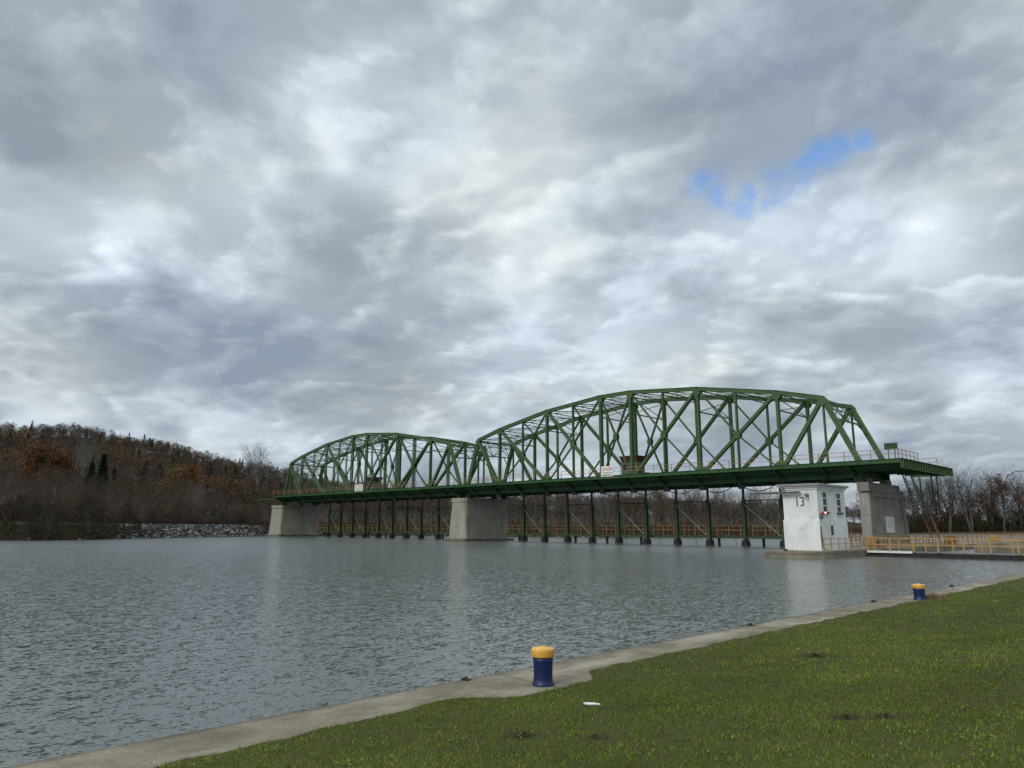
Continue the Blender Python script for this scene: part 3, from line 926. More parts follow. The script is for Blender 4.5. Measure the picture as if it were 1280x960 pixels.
    railing(root, [(x0 + .1, YE + .05, ZD + .06), (x1 - .1, YE + .05, ZD + .06)], M['rail_tan'], rails=(1.08, .58), toe=False)
    railing(root, [(x0 + .1, YFE - .05, ZD), (x1 - .1, YFE - .05, ZD)], M['rail_tan'])
    # drooping cable
    mb = MB(); pts = []
    nn = 11
    for i in range(nn):
        a = X[i]; b = X[i + 1]
        for j in range(8):
            f = j / 8; pts.append((a + (b - a) * f, YN - .9, ZD - 1.75 - 4 * f * (1 - f) * 1.25))
    pts.append((X[11], YN - .9, ZD - 1.6))
    mb.tube(pts, 0.06, 4); mb.build('drooping_cable', M['cable'], root)
    return root


def make_truss_at(root, X, y, xa, xb):
    t = empty('truss', (0, 0, 0)); t.parent = root
    return make_truss_inner(t, X, y, xa, xb)


def make_truss_inner(t, X, y, xa, xb):
    # re-use make_truss with an existing empty
    global empty
    keep = empty
    def fake(*a, **k): return t
    empty = fake
    p = t.parent
    make_truss(p, X, y, xa, xb)
    empty = keep
    return t


XR = [-100.6 + PANEL * k for k in range(12)]
XL = [-174.4 + PANEL * k for k in range(12)]
spanR = make_span(XR, -103.5, -31.5, 'nearer and larger-looking green arched truss span between the middle pier and the right pier', (-104.5, -26.45), -68)
spanL = make_span(XL, -177.2, -105.5, 'farther green arched truss span between the left pier and the middle pier', (-178.4, -104.55), -142)

# right end platform carried on past the far truss
mb = MB(); mb.box(-28.4, -26.5, YFE + .06, 107.5, ZD - .32, ZD - .02); mb.build('end_platform', M['green_deck'], spanR)
mb = MB()
mb.box(-26.44, -26.36, YE - .05, 107.6, ZD - 1.0, ZD + .04)
mb.box(-26.44, -26.2, YE - .05, 107.6, ZD + .041, ZD + .07); mb.box(-26.355, -26.2, YE - .05, 107.6, ZD - 1.03, ZD - 1.001)
for i in range(21): yy = YE + .3 + i * .98; mb.box(-26.355, -26.22, yy - .03, yy + .03, ZD - 1.0, ZD + .04)
mb.build('end_beam', M['green'], spanR)
for i in range(7):
    yy = 88.8 + i * 2.9; mb = MB(); mb.box(-30.9, -26.45, yy - .05, yy + .05, ZD - .95, ZD - .33); mb.build('end_floor_beam', M['green_deck'], spanR)
railing(spanR, [(-26.6, YE + .1, ZD + .06), (-26.6, 94.5, ZD + .06)], M['rail_tan'], step=1.5)
# left end: long thin beam running on to the bank
mb = MB(); mb.box(-192.5, -178.45, 88.6, 89.2, ZD - .85, ZD - .45); mb.box(-192.5, -178.45, 88.4, 89.4, ZD - .449, ZD - .40); mb.build('approach_beam', M['green'], spanL)


# piers
def make_pier(xc0, xc1, y0, y1, ztop, zbase, m, label, foot=True, ledge=None):
    r = empty('concrete_pier', ((xc0 + xc1) / 2, y0, zbase), label, 'pier', 'bridge piers')
    mb = MB(); b = 0.45; rr = 0.55
    def ring(z, e):
        X0, X1, Y0, Y1 = xc0 - e, xc1 + e, y0 - e, y1 + e
        pts = []
        for cx, cy, a0 in ((X0 + rr, Y0 + rr, 180), (X1 - rr, Y0 + rr, 270), (X1 - rr, Y1 - rr, 0), (X0 + rr, Y1 - rr, 90)):
            for k in range(5):
                a = rad(a0 + k * 22.5); pts.append((cx + rr * math.cos(a), cy + rr * math.sin(a), z))
        return pts
    rings = [ring(zbase, b), ring(ztop - 0.75, 0.02), ring(ztop - 0.75, 0.16), ring(ztop, 0.16)]
    n = len(rings[0]); vs = sum(rings, []); fs = [tuple(range(n - 1, -1, -1)), tuple(len(vs) - n + i for i in range(n))]
    for q in range(len(rings) - 1):
        for i in range(n): fs.append((q * n + i, q * n + (i + 1) % n, (q + 1) * n + (i + 1) % n, (q + 1) * n + i))
    mb.add(vs, fs); mb.build('shaft', m, r)
    if foot:
        mb = MB(); f = b + 0.55
        mb.box(xc0 - f, xc1 + f, y0 - f, y1 + f, -1, 0.42); mb.build('footing', m, r, bevel=0.08)
    return r


P1 = make_pier(-181.8, -176.1, 89.0, 99.8, 8.0, 0.0, M['concrete'], 'pale concrete pier at the far left end of the bridge, beside the rocky bank')
P2 = make_pier(-107.1, -102.9, 89.0, 99.9, 8.0, 0.0, M['concrete'], 'pale concrete pier standing in the water under the joint of the two spans')
# right pier: thin tall wall with a recessed side and a stepped cap
r = empty('concrete_pier', (-31.6, 89, 0.6), 'dark grey streaked concrete pier behind the white control house', 'pier', 'bridge piers')
mb = MB()
x0, x1 = -31.95, -31.0
mb.prism([(89.3, 0.6), (103.2, 0.6), (101.6, 6.9), (89.5, 6.9)], 'x', x0, x1)
mb.prism([(89.35, 0.6), (90.6, 0.6), (90.6, 6.9), (89.55, 6.9)], 'x', x1, x1 + .16)
mb.prism([(101.9, 0.6), (103.15, 0.6), (101.7, 6.6), (100.6, 6.6)], 'x', x1 + .001, x1 + .14)
mb.build('shaft', M['concrete_grey'], r)
mb = MB(); mb.box(x0 - .05, x1 + .2, 90.61, 101.75, 6.3, 6.95); mb.box(x0 - .1, x1 + .3, 89.2, 100.2, 6.951, 8.0); mb.box(x0 - .08, x1 + .22, 100.21, 101.9, 6.951, 7.25)
mb.build('cap', M['concrete_grey'], r, bevel=0.03)
pq = MB(); pq.box(x1 + .02, x1 + .06, 94.7, 97.6, 2.1, 4.05); pl = pq.build('plaque', M['sign_white'], r)
mb = MB()
for i, zz in enumerate((3.75, 3.45, 3.2, 2.95, 2.7)):
    y = 95.1
    while y < 97.2:
        w = random.uniform(.1, .32); mb.box(x1 + .061, x1 + .066, y, min(y + w, 97.3), zz, zz + .09); y += w + .08
mb.build('faded_lettering', M['ink_grey'], pl)
mb = MB(); mb.box(-31.9, -31.1, 90.8, 92.0, 8.0, 8.6); mb.box(-31.9, -31.1, 96.6, 98.2, 8.0, 8.6); mb.build('bearing_block', M['concrete_grey'], r)

# danger signs on the walkway rail


def danger_sign(xc, w, h, zc, label):
    r = empty('danger_sign', (xc, YE - .08, zc), label, 'sign', 'warning signs on the bridge railing')
    mb = MB(); mb.box(xc - w / 2, xc + w / 2, YE - .12, YE - .08, zc - h / 2, zc + h / 2); mb.build('panel', M['sign_white'], r)
    text_part('danger_lettering', 'DANGER', h * .42, M['red'], r, (0, -.045, h * .20), (math.pi / 2, 0, 0), sx=w * .86 / (h * .42 * 3.9))
    mb = MB()
    for zz in (-.12, -.33):
        x = xc - w * .40
        while x < xc + w * .36:
            ww = random.uniform(.07, .25); mb.box(x, x + ww, YE - .126, YE - .121, zc + h * zz - .06, zc + h * zz + .05); x += ww + .07
    mb.build('small_lettering', M['ink'], r)
    for q in (-.35, .35):
        mb = MB(); mb.box(xc + w * q, xc + w * q + .06, YE - .078, YE - .03, zc - h / 2 - .25, zc + h / 2 - .1); mb.build('bracket', M['grey_metal'], r)


danger_sign(-67.9, 2.35, 1.6, 11.05, 'white DANGER sign on the railing of the right truss span')
danger_sign(-137.3, 3.2, 1.5, 11.0, 'white DANGER sign on the railing of the left truss span')

# winch huts on the deck


def hut(x, y, label):
    r = empty('winch_hut', (x, y, ZD), label, 'hut', 'winch huts on the bridge deck')
    mb = MB(); mb.box(x - 1.5, x + 1.5, y - 1.1, y + 1.1, ZD + .25, ZD + 2.5); mb.build('wall', M['hut'], r)
    mb = MB(); mb.box(x - 1.8, x + 1.8, y - 1.3, y + 1.3, ZD + .0, ZD + .24); mb.build('base_frame', M['green_deck'], r)
    mb = MB(); mb.add([(x - 1.35, y - 1.0, ZD + 2.4), (x + 1.35, y - 1.0, ZD + 2.4), (x + 1.35, y + 1.0, ZD + 2.4), (x - 1.35, y + 1.0, ZD + 2.4),
                       (x - 1.75, y - 1.3, ZD + 3.4), (x + 1.75, y - 1.3, ZD + 3.4), (x + 1.75, y + 1.3, ZD + 3.4), (x - 1.75, y + 1.3, ZD + 3.4)],
                      [(3, 2, 1, 0), (4, 5, 6, 7), (0, 1, 5, 4), (1, 2, 6, 5), (2, 3, 7, 6), (3, 0, 4, 7)])
    mb.box(x - 1.85, x + 1.85, y - 1.4, y + 1.4, ZD + 3.401, ZD + 3.5); mb.build('roof', M['red_roof'], r)
    for dx in (-.8, .6):
        mb = MB(); mb.box(x + dx - .3, x + dx + .3, y - 1.13, y - 1.101, ZD + 1.3, ZD + 2.1); w = mb.build('window', M['glass'], r)
    mb = MB(); mb.box(x + 2.0, x + 3.3, y - 1.0, y + .4, ZD + .02, ZD + .75); mb.build('machinery_box', M['red_roof'], r, bevel=.05)


hut(-68.0, 94.2, 'small grey hut with a flaring red-brown roof on the right span deck')
hut(-141.8, 94.2, 'small grey hut with a red-brown roof on the left span deck')

# lamp/limit switch box on a post at the right end
r = empty('signal_board', (-27.6, 88.6, ZD), 'small dark slatted board on two posts at the right end of the deck', 'board')
mb = MB()
for dx in (-.35, .35): mb.box(-27.6 + dx - .05, -27.6 + dx + .05, 88.55, 88.65, ZD, ZD + 1.5)
mb.build('post', M['grey_metal'], r)
mb = MB(); mb.box(-28.3, -26.9, 88.45, 88.54, ZD + 1.2, ZD + 1.95)
for i in range(5): mb.box(-28.3, -26.9, 88.40, 88.45, ZD + 1.22 + i * .15, ZD + 1.30 + i * .15)
mb.build('panel', M['green_old'], r)

# gate frames hanging below the deck
def gate_frame(xa, xb, label):
    Y = 96.0
    r = empty('dam_gate', ((xa + xb) / 2, Y, 0), label, 'dam gate frame', 'gate frames of the dam below the bridge')
    for x in (xa, xb):
        mb = MB()
        for q in (-1, 1): mb.box(x - .22, x + .22, Y + q * .26 - .04, Y + q * .26 + .04, .8, 6.2)
        mb.box(x - .05, x + .05, Y - .219, Y + .219, .8, 6.15)
        mb.prism([(x - .22, 6.2), (x + .22, 6.2), (x + .12, 6.8), (x - .12, 6.8)], 'y', Y - .29, Y + .29)
        mb.box(x - .12, x + .12, Y - .15, Y + .15, 6.8, 8.75)
        mb.build('post', M['green_old'], r)
        mb = MB(); mb.prism([(x - .42, .05), (x + .42, .05), (x + .38, .5), (x + .24, .95), (x - .24, .95), (x - .38, .5)], 'y', Y - .6, Y + .6)
        mb.build('pad', M['black'], r)
    mb = MB(); mb.beam((xa, Y - .1, 6.45), (xb, Y - .1, 6.45), .1, .14); mb.build('upper_strut', M['black'], r)
    mb = MB(); mb.box(xa + .28, xb - .28, Y - .12, Y + .12, 1.12, 1.46); mb.build('lower_beam', M['green_old'], r)
    mb = MB(); mb.beam((xa + .2, Y - .45, 6.0), (xb - .3, Y - .45, 1.6), .07, .11); mb.build('brace', M['brace'], r)
    mb = MB(); mb.beam((xb - .2, Y - .38, 5.0), (xa + .3, Y - .38, 1.3), .05, .05); mb.build('counter_brace', M['green_old'], r)


RB = [-94.35, -89.1, -83.6, -78.1, -72.5, -67.0, -61.4, -55.9, -50.2, -44.6]
LB = [-164.0, -158.4, -152.9, -147.4, -141.7, -136.3, -130.8, -125.6, -119.7, -114.2]
ordn = ['first', 'second', 'third', 'fourth', 'fifth']
for i in range(5):
    gate_frame(RB[2 * i], RB[2 * i + 1], 'green gate frame on black pads, %s to the right of the middle pier' % ordn[i])
for i in range(5):
    gate_frame(LB[2 * i], LB[2 * i + 1], 'green gate frame on black pads, %s to the right of the left pier' % ordn[i])
for (a, b, lab) in ((-100.5, -36.5, 'low yellow-railed walkway on the river behind the gate frames of the right span'),
                    (-172.5, -110.5, 'low yellow-railed walkway on the river behind the gate frames of the left span')):
    r = empty('service_walkway', ((a + b) / 2, 98, 1.2), lab, 'walkway', 'low walkways of the dam')
    mb = MB(); mb.box(a, b, 97.2, 98.6, 1.36, 1.5); mb.box(a, b, 97.1, 97.195, 1.10, 1.52); mb.build('walkway_deck', M['green_old'], r)
    railing(r, [(a, 97.25, 1.52), (b, 97.25, 1.52)], M['yellow'], h=1.45, rails=(1.42, .78), step=1.9, pw=.10, rw=.10)
    railing(r, [(a, 98.55, 1.51), (b, 98.55, 1.51)], M['yellow'], h=1.45, rails=(1.42, .78), step=1.9, pw=.08, rw=.08)
    x = a + 3
    while x < b: mb = MB(); mb.box(x - .15, x + .15, 97.8, 98.1, -1, 1.355); mb.build('walkway_pile', M['black'], r); x += 7.0

# dark steel lock-bar hanging below the left span deck
r = empty('spreader_bar', (-128.6, 93, 7.0), 'long dark horizontal beam hanging below the left truss span', 'beam')
mb = MB(); mb.box(-134.3, -122.8, 92.8, 93.2, 6.6, 6.85); mb.box(-134.3, -122.8, 92.8, 93.2, 5.6, 5.72); mb.build('beam_body', M['black'], r)
for x in (-134.2, -128.5, -122.9):
    mb = MB(); mb.box(x - .06, x + .06, 92.9, 93.1, 5.721, 6.599); mb.box(x - .03, x + .03, 92.97, 93.03, 6.86, 8.7); mb.build('hanger', M['black'], r)

# chains from the walkway edge
ch = None
xs = [-176.5 + 2.0 + 5.92 * k for k in range(12)] + [-102.2 + 5.92 * k for k in range(10)]
for i, x in enumerate(xs):
    if ch is None:
        mb = MB(); mb.tube([(0, 0, 8.75), (.35, 0.0, 6), (.95, 0, 3), (1.75, 0, 0.2)], 0.035, 5)
        ch = mb.build('hoist_chain', M['cable'], loc=(0, 0, 0)); o = ch
    else:
        o = ch.copy(); COL.objects.link(o)
    o.location = (x, 87.9, 0)
    tag(o, 'thin dark hoist chain slanting from the walkway edge to the water', 'chain', 'hoist chains under the bridge walkway')
#LOCK
# ------------------------------------------------------------------ control house and lock
# concrete guide wall island
mb = MB()
nose = [(-26.0, 63.6), (-26.6, 62.9), (-27.6, 62.5), (-30.3, 62.5), (-31.3, 63.0), (-31.8, 64.2), (-31.8, 76.0), (-26.0, 76.0)]
mb.prism(nose, 'z', -2, 0.32)
r0_ = mb.build('lock_island_wall', M['concrete_old'], bevel=0.06); tag(r0_, kind='structure')
mb = MB(); mb.prism([(x + (.12 if x < -28 else -.12), y + (.15 if y < 70 else -.02)) for x, y in nose], 'z', 0.321, 0.6)
o = mb.build('lock_island_top', M['concrete_old'], bevel=0.05); tag(o, kind='structure')
mb = MB(); mb.box(-34.0, -25.9, 76.01, 185, -2, 0.6); tag(mb.build('lock_wall_island', M['concrete_old'], bevel=0.04), kind='structure')
# fender timber lumps on the nose edge
h = empty('control_house', (-29, 66, .6), 'small white two-storey control house numbered 13 on the concrete island', 'building')
X0, X1, Y0, Y1 = -30.62, -27.22, 66.0, 72.5
mb = MB(); mb.box(X0, X1, Y0, Y1, .6, 3.36); mb.build('lower_wall', M['white'], h, bevel=.02)
mb = MB(); mb.box(X0 + .09, X1 - .06, Y0 + .06, Y1 - .08, 3.361, 6.44); mb.build('upper_wall', M['white'], h)
mb = MB(); mb.box(X0 + .02, X1 + .02, Y0 - .02, Y1 - .02, 6.12, 6.30); mb.box(X0 - .12, X1 + .14, Y0 - .14, Y1 + .1, 6.30, 6.46)
mb.build('cornice', M['white'], h)
mb = MB(); mb.box(X0 - .32, X1 + .34, Y0 - .34, Y1 + .3, 6.461, 6.58); mb.box(X0 - .28, X1 + .3, Y0 - .3, Y1 + .26, 6.581, 6.66); mb.build('roof', M['roof'], h)
xf = X1 - .06
for (ya, yb) in ((67.18, 67.98), (70.42, 71.26)):
    mb = MB(); e = .07
    mb.box(xf, xf + .05, ya - e, ya, 4.1, 5.95); mb.box(xf, xf + .05, yb, yb + e, 4.1, 5.95)
    mb.box(xf, xf + .05, ya, yb, 5.88, 5.95); mb.box(xf, xf + .05, ya, yb, 4.1, 4.15)
    mb.box(xf, xf + .05, ya, yb, 5.30, 5.42); mb.box(xf, xf + .05, ya, yb, 4.60, 4.72)
    wf = mb.build('window', M['frame'], h)
    mb = MB()
    for za, zb_ in ((4.16, 4.595), (4.725, 5.295), (5.425, 5.875)): mb.box(xf + .005, xf + .025, ya + .003, yb - .003, za, zb_)
    mb.build('pane', M['glass'], wf)
    mb = MB(); mb.box(xf, xf + .16, ya - .05, yb + .35, 3.94, 4.08); mb.build('sill', M['navy'], wf)
mb = MB(); mb.box(X1 + .001, X1 + .03, 68.35, 68.95, 2.02, 2.85); wf = mb.build('window', M['glass'], h)
mb = MB(); mb.box(X1 + .001, X1 + .05, 68.28, 68.345, 1.98, 2.9); mb.box(X1 + .001, X1 + .05, 68.955, 69.0, 1.98, 2.9); mb.build('frame', M['frame'], wf)
text_part('house_number', '13', 1.22, M['ink'], h, (-28.93 + 29, Y0 + .06 - 66 - .012, 4.98 - .6), (math.pi / 2, 0, 0), thick=.01, sx=.82)
# flood lamp and conduit on the front
mb = MB(); mb.box(-28.33, -28.0, Y0 - .28, Y0 - .02, 5.50, 5.74); mb.tube([(-28.16, Y0 + .05, 5.62), (-28.16, Y0 - .1, 5.62)], .05); mb.build('flood_lamp', M['grey_metal'], h, bevel=.03)
mb = MB(); mb.tube([(-28.9, Y0 - .05, 6.0), (-28.6, Y0 + .02, 5.6), (-28.35, Y0 + .02, 5.2), (-28.15, Y0 + .02, 5.05), (-28.02, Y0 + .02, 5.2), (-28.1, Y0 + .02, 5.45)], .018, 5); mb.build('cable', M['cable'], h)
mb = MB(); mb.tube([(X1 + .03, 66.12, 2.75), (X1 + .05, 66.1, 1.8), (X1 + .06, 66.25, 1.1), (X1 + .06, 66.5, .62)], .07, 8); mb.build('downpipe', M['black'], h)
# red signal lamp beside the window
em = bpy.data.materials.new('lit_red_lamp'); em.use_nodes = True
b = em.node_tree.nodes['Principled BSDF']; b.inputs['Base Color'].default_value = (.8, .1, .08, 1); b.inputs['Emission Color'].default_value = (1, .45, .40, 1); b.inputs['Emission Strength'].default_value = 2.5
r = empty('signal_lamp', (X1 + .3, 66.6, 3.9), 'lit red signal lamp on the corner of the white control house', 'lamp')
mb = MB(); mb.box(X1 - .06 + .002, X1 + .12, 66.25, 66.6, 3.45, 3.95); mb.box(X1 + .12, X1 + .3, 66.35, 66.5, 3.55, 3.65); mb.build('housing', M['grey_metal'], r, bevel=.02)
mb = MB(); mb.tube([(X1 + .2, 66.95, 4.0), (X1 + .32, 66.7, 4.0)], .11, 16); mb.box(X1, X1 + .2, 66.6, 67.05, 3.85, 4.1); mb.build('hood', M['red'], r)
mb = MB(); mb.tube([(X1 + .32, 66.69, 4.0), (X1 + .34, 66.65, 4.0)], .08, 16); mb.build('lens', em, r)
# grey boom on the left of the house
r = empty('jib_arm', (-28.9, 65.6, 6.1), 'long grey horizontal arm reaching left from the front of the control house', 'arm')
mb = MB(); mb.box(-33.6, -28.75, 65.55, 65.72, 5.76, 5.88); mb.box(-33.6, -28.75, 65.5, 65.78, 5.881, 5.97); mb.build('beam_body', M['grey_metal'], r)
mb = MB(); mb.tube([(-30.3, 65.64, 5.975), (-30.3, 65.64, 6.2), (-30.3, 65.8, 6.28), (-30.3, 66.05, 6.0)], .04); mb.build('bracket', M['black'], r)
mb = MB(); mb.tube([(-30.6, 65.64, 5.97), (-30.7, 65.64, 6.35), (-31.3, 65.64, 6.35), (-31.6, 65.64, 5.97)], .03); mb.build('handle', M['black'], r)
# yellow railing along the house
r = empty('guard_railing', (-26.35, 64, .6), 'short yellow railing on the island edge beside the white control house', 'railing', 'yellow lock railings')
railing(r, [(-26.35, 64.4, .6), (-26.35, 76.0, .6)], M['yellow'], h=1.15, rails=(1.12, .62), step=1.75, pw=.07, rw=.05)
# cleats on the nose
cl = empty('mooring_cleat', (-29.2, 63.0, .6), 'small dark cleat on the nose of the island in front of the control house', 'cleat')
mb = MB(); mb.box(-29.3, -29.1, 62.95, 63.1, .6, .72); mb.box(-29.42, -28.98, 62.97, 63.08, .721, .79); mb.build('horn', M['black'], cl)

# lock gate across the canal with walkways
g_ = empty('lock_gate', (-17, 73.3, 0), 'long black lock gate with a white top edge and yellow rails across the canal', 'lock gate')
mb = MB(); mb.box(-25.85, -7.6, 73.3, 74.9, -1.5, .40); mb.build('gate_leaf', M['black'], g_)
mb = MB(); mb.box(-25.85, -7.6, 73.2, 75.0, .401, .50); mb.build('top_walk', M['grey_metal'], g_)
mb = MB(); mb.box(-25.85, -21.9, 73.12, 73.195, .36, .56); mb.build('white_edge', M['sign_white'], g_)
mb = MB(); x = -25.0
while x < -8: mb.box(x - .07, x + .07, 73.2, 73.298, -.6, .40); x += 2.1
mb.build('fender_post', M['black'], g_)
railing(g_, [(-25.8, 73.25, .5), (-7.7, 73.25, .5)], M['yellow'], h=1.25, rails=(1.22, .62), step=2.05, pw=.13, rw=.075)
railing(g_, [(-25.8, 74.95, .5), (-7.7, 74.95, .5)], M['yellow'], h=1.25, rails=(1.22, .62), step=2.3, pw=.11, rw=.06)
# second gate machinery and railings behind
r = empty('guard_railing', (-25.5, 76, .6), 'heavy yellow railing at the foot of the grey right pier', 'railing', 'yellow lock railings')
railing(r, [(-26.2, 76.2, .6), (-26.2, 100, .6)], M['yellow'], h=1.3, rails=(1.27, .85, .4), step=1.6, pw=.11, rw=.09)
r = empty('guard_railing', (-32, 76, .6), 'yellow railing with planks between the control house and the right pier', 'railing', 'yellow lock railings')
railing(r, [(-31.9, 76.4, .6), (-31.9, 88.6, .6)], M['yellow'], h=1.45, rails=(1.40, 1.05, .7), step=1.5, pw=.12, rw=.13)
r = empty('guard_railing', (-31.5, 104, .6), 'long thin brown railing running away along the lock wall behind the right pier', 'railing', 'thin brown railings on the lock wall')
railing(r, [(-31.2, 103.8, .6), (-31.2, 184, .6)], M['rail_tan'], h=1.5, rails=(1.45, .8), step=1.35, pw=.07, rw=.045)
r = empty('guard_railing', (-26.2, 103, .6), 'yellow railing along the lock chamber edge beyond the right pier', 'railing', 'yellow lock railings')
railing(r, [(-26.2, 101.0, .6), (-26.2, 184, .6)], M['yellow'], h=1.25, rails=(1.22, .62), step=2.4, pw=.12, rw=.06)
# windlass machines
wm = None
for i, (x, y, lab) in enumerate(((-27.6, 80.5, 'yellow gate winch beside the foot of the right pier'), (-27.4, 107.0, 'yellow gate winch standing on the lock wall right of the pier stair'), (-27.4, 131, 'far yellow gate winch near the right edge of the picture'))):
    r = empty('gate_winch', (x, y, .6), lab, 'winch', 'yellow gate winches')
    mb = MB(); mb.box(x - .5, x + .5, y - .9, y - .75, .6, 1.7); mb.box(x - .5, x + .5, y + .75, y + .9, .6, 1.7); mb.box(x - .6, x + .6, y - 1.1, y + 1.1, .6, .72); mb.build('frame', M['yellow'], r, bevel=.02)
    mb = MB(); mb.tube([(x, y - .74, 1.3), (x, y + .74, 1.3)], .3, 16); mb.build('drum', M['black'], r)
    mb = MB(); mb.tube([(x, y - 1.05, 1.35), (x, y - .95, 1.35)], .48, 20); mb.build('gear', M['yellow'], r)
# far concrete block wall of the chamber
mb = MB(); mb.box(-22.3, -7.6, 96, 99.0, -2, 1.05); o = mb.build('lock_sill_wall', M['concrete_old'], bevel=.3); tag(o, kind='structure')

# stairs from the deck down to the lock wall
st = empty('stair_tower', (-28.5, 103, .6), 'steep green and rusty stair from the bridge end down to the lock wall', 'stairs')
def flight(a, b, m, name, wid=.9, steps=12):
    mb = MB(); a = Vector(a); b = Vector(b)
    for q in (-1, 1): mb.beam(a + Vector((q * wid / 2, 0, 0)), b + Vector((q * wid / 2, 0, 0)), .07, .24, (1, 0, 0))
    for i in range(1, steps):
        p = a + (b - a) * (i / steps); mb.box(p.x - wid / 2 + .04, p.x + wid / 2 - .04, p.y - .12, p.y + .12, p.z - .02, p.z + .02)
    mb.build(name, m, st)
    mb = MB()
    for q in (-1, 1):
        o_ = Vector((q * wid / 2, 0, .95)); mb.beam(a + o_, b + o_, .045, .045); mb.beam(a + o_ * 1 - Vector((0, 0, .45)), b + o_ - Vector((0, 0, .45)), .035, .035)
        for i in range(0, 5):
            p = a + (b - a) * (i / 4); mb.beam(p + Vector((q * wid / 2, 0, 0)), p + o_, .04, .04)
    mb.build('handrail', m, st)
flight((-29.2, 98.3, 9.3), (-29.2, 102.9, 4.3), M['green'], 'upper_flight')
mb = MB(); mb.box(-29.8, -27.6, 102.95, 105.4, 4.15, 4.3); mb.build('landing', M['green'], st)
for (x, y) in ((-29.7, 105.3), (-27.7, 105.3), (-27.7, 103.05)):
    mb = MB(); mb.box(x - .07, x + .07, y - .07, y + .07, 4.301, 9.4); mb.build('hanger', M['green_old'], st)
mb = MB(); mb.beam((-29.7, 105.3, 9.2), (-27.7, 105.3, 7.2), .05, .05); mb.beam((-29.7, 105.3, 7.2), (-27.7, 105.3, 9.2), .05, .05); mb.beam((-29.7, 105.3, 7.1), (-27.7, 105.3, 7.1), .07, .07); mb.build('brace', M['green_old'], st)
flight((-28.6, 102.7, 4.1), (-28.6, 105.9, .75), M['rail_tan'], 'lower_flight', steps=9)
# lock lamp at the right edge
r = empty('street_lamp', (-26.9, 113, .6), 'dark street lamp with a curved arm at the right edge of the picture', 'street lamp')
LX, LY = -34.6, 180.0
r.location = (LX, LY, .6)
mb = MB(); mb.tube([(LX, LY, .6), (LX, LY, 12.2), (LX + .6, LY, 13.6), (LX + 2.0, LY, 14.4), (LX + 3.6, LY, 14.5)], [.14, .10, .08, .07, .06], 8); mb.build('pole', M['black'], r)
mb = MB(); mb.box(LX + 3.4, LX + 4.3, LY - .18, LY + .18, 14.35, 14.55); mb.build('lamp_head', M['grey_metal'], r, bevel=.04)


# bollards
def bollard(x, y, z, hgt, rad_, label):
    r = empty('bollard', (x, y, z), label, 'bollard', 'blue and yellow mooring bollards')
    s = rad_ / .165; H = hgt
    mb = MB(); mb.lathe([(.158 * s, 0), (.158 * s, .012), (.150 * s, .028), (.139 * s, .055), (.134 * s, .10), (.135 * s, .2), (.141 * s, H * .62), (.146 * s, H * .745)], 48)
    mb.build('body', M['body_blue'], r, smooth=True, loc=(0, 0, 0))
    mb = MB(); a = H * .742
    mb.lathe([(.149 * s, a - .002), (.161 * s, a), (.164 * s, a + .01), (.166 * s, a + .060), (.166 * s, a + .092), (.162 * s, a + .098), (.140 * s, a + .103), (.10 * s, a + .108), (.050 * s, a + .111), (.045 * s, a + .118), (.02 * s, a + .120)], 48)
    o = mb.build('cap', M['cap_yellow'], r, smooth=True, loc=(0, 0, 0))
    return r


bollard(-6.51, 6.97, .65, .46, .147, 'nearer blue bollard with a golden yellow cap on the concrete edge')
bollard(-6.69, 22.56, .65, .43, .172, 'farther blue bollard with a golden yellow cap, near the right edge of the picture')
# dry tuft at far bollard
n = 260
a = rng.uniform(0, 6.28, n); rr = rng.uniform(0, .28, n); x = -6.55 + rr * np.cos(a); y = 23.2 + rr * np.sin(a) * 1.5; hh = rng.uniform(.06, .2, n)
Vt = np.stack([np.stack([x - .008, y, np.full(n, .65)], 1), np.stack([x + .008, y + .004, np.full(n, .65)], 1), np.stack([x + rng.normal(0, .07, n), y + rng.normal(0, .07, n), .65 + hh], 1)], 1).reshape(-1, 3)
o = np_mesh('dry_weed', Vt, np.arange(3 * n).reshape(-1, 3), M['grass'], np.tile([[.16, .11, .07]], (n, 1)) * rng.uniform(.6, 1.3, (n, 1)))
tag(o, 'dry brown weed tuft beside the farther bollard', 'plant')
# mooring hooks at the wall edge
for x, y, s, lab in ((-7.40, 6.45, .35, 'small rusty hook on the wall edge behind the nearer bollard'), (-7.38, 21.0, .7, 'dark iron hook on the wall edge just left of the farther bollard'), (-7.38, 28.4, 1.0, 'dark iron hook on the wall edge right of the farther bollard'), (-7.38, 14.1, .55, 'dark iron hook on the wall edge midway between the two bollards')):
    mb = MB(); mb.box(x - .05, x + .07, y - .09 * s, y + .09 * s, .645, .67); mb.tube([(x, y - .07 * s, .66), (x, y - .06 * s, .66 + .05 * s), (x, y + .06 * s, .66 + .055 * s), (x, y + .08 * s, .66)], .018 * s + .006, 6)
    mb.box(x - .04, x + .04, y - .14 * s, y - .05 * s, .66, .66 + .05 * s)
    tag(mb.build('mooring_hook', M['black']), lab, 'hook', 'iron hooks on the wall edge')
# white scrap on the lawn
mb = MB(); mb.prism([(-.07, -.012), (-.02, -.03), (.04, -.016), (.095, -.01), (.09, .01), (.03, .028), (-.05, .022), (-.085, .008)], 'z', 0, .012)
sx, sy = -5.24, 6.37
o = mb.build('paper_scrap', M['sign_white'], loc=(sx, sy, float(lawn_z(np.array(sx), np.array(sy))) + .02)); o.rotation_euler = (.1, .05, rad(45))
tag(o, 'small white paper scrap lying on the grass below the nearer bollard', 'litter')
#TREES
# ------------------------------------------------------------------ vegetation


def rot_about(v, axis, ang): return Matrix.Rotation(ang, 3, axis) @ v


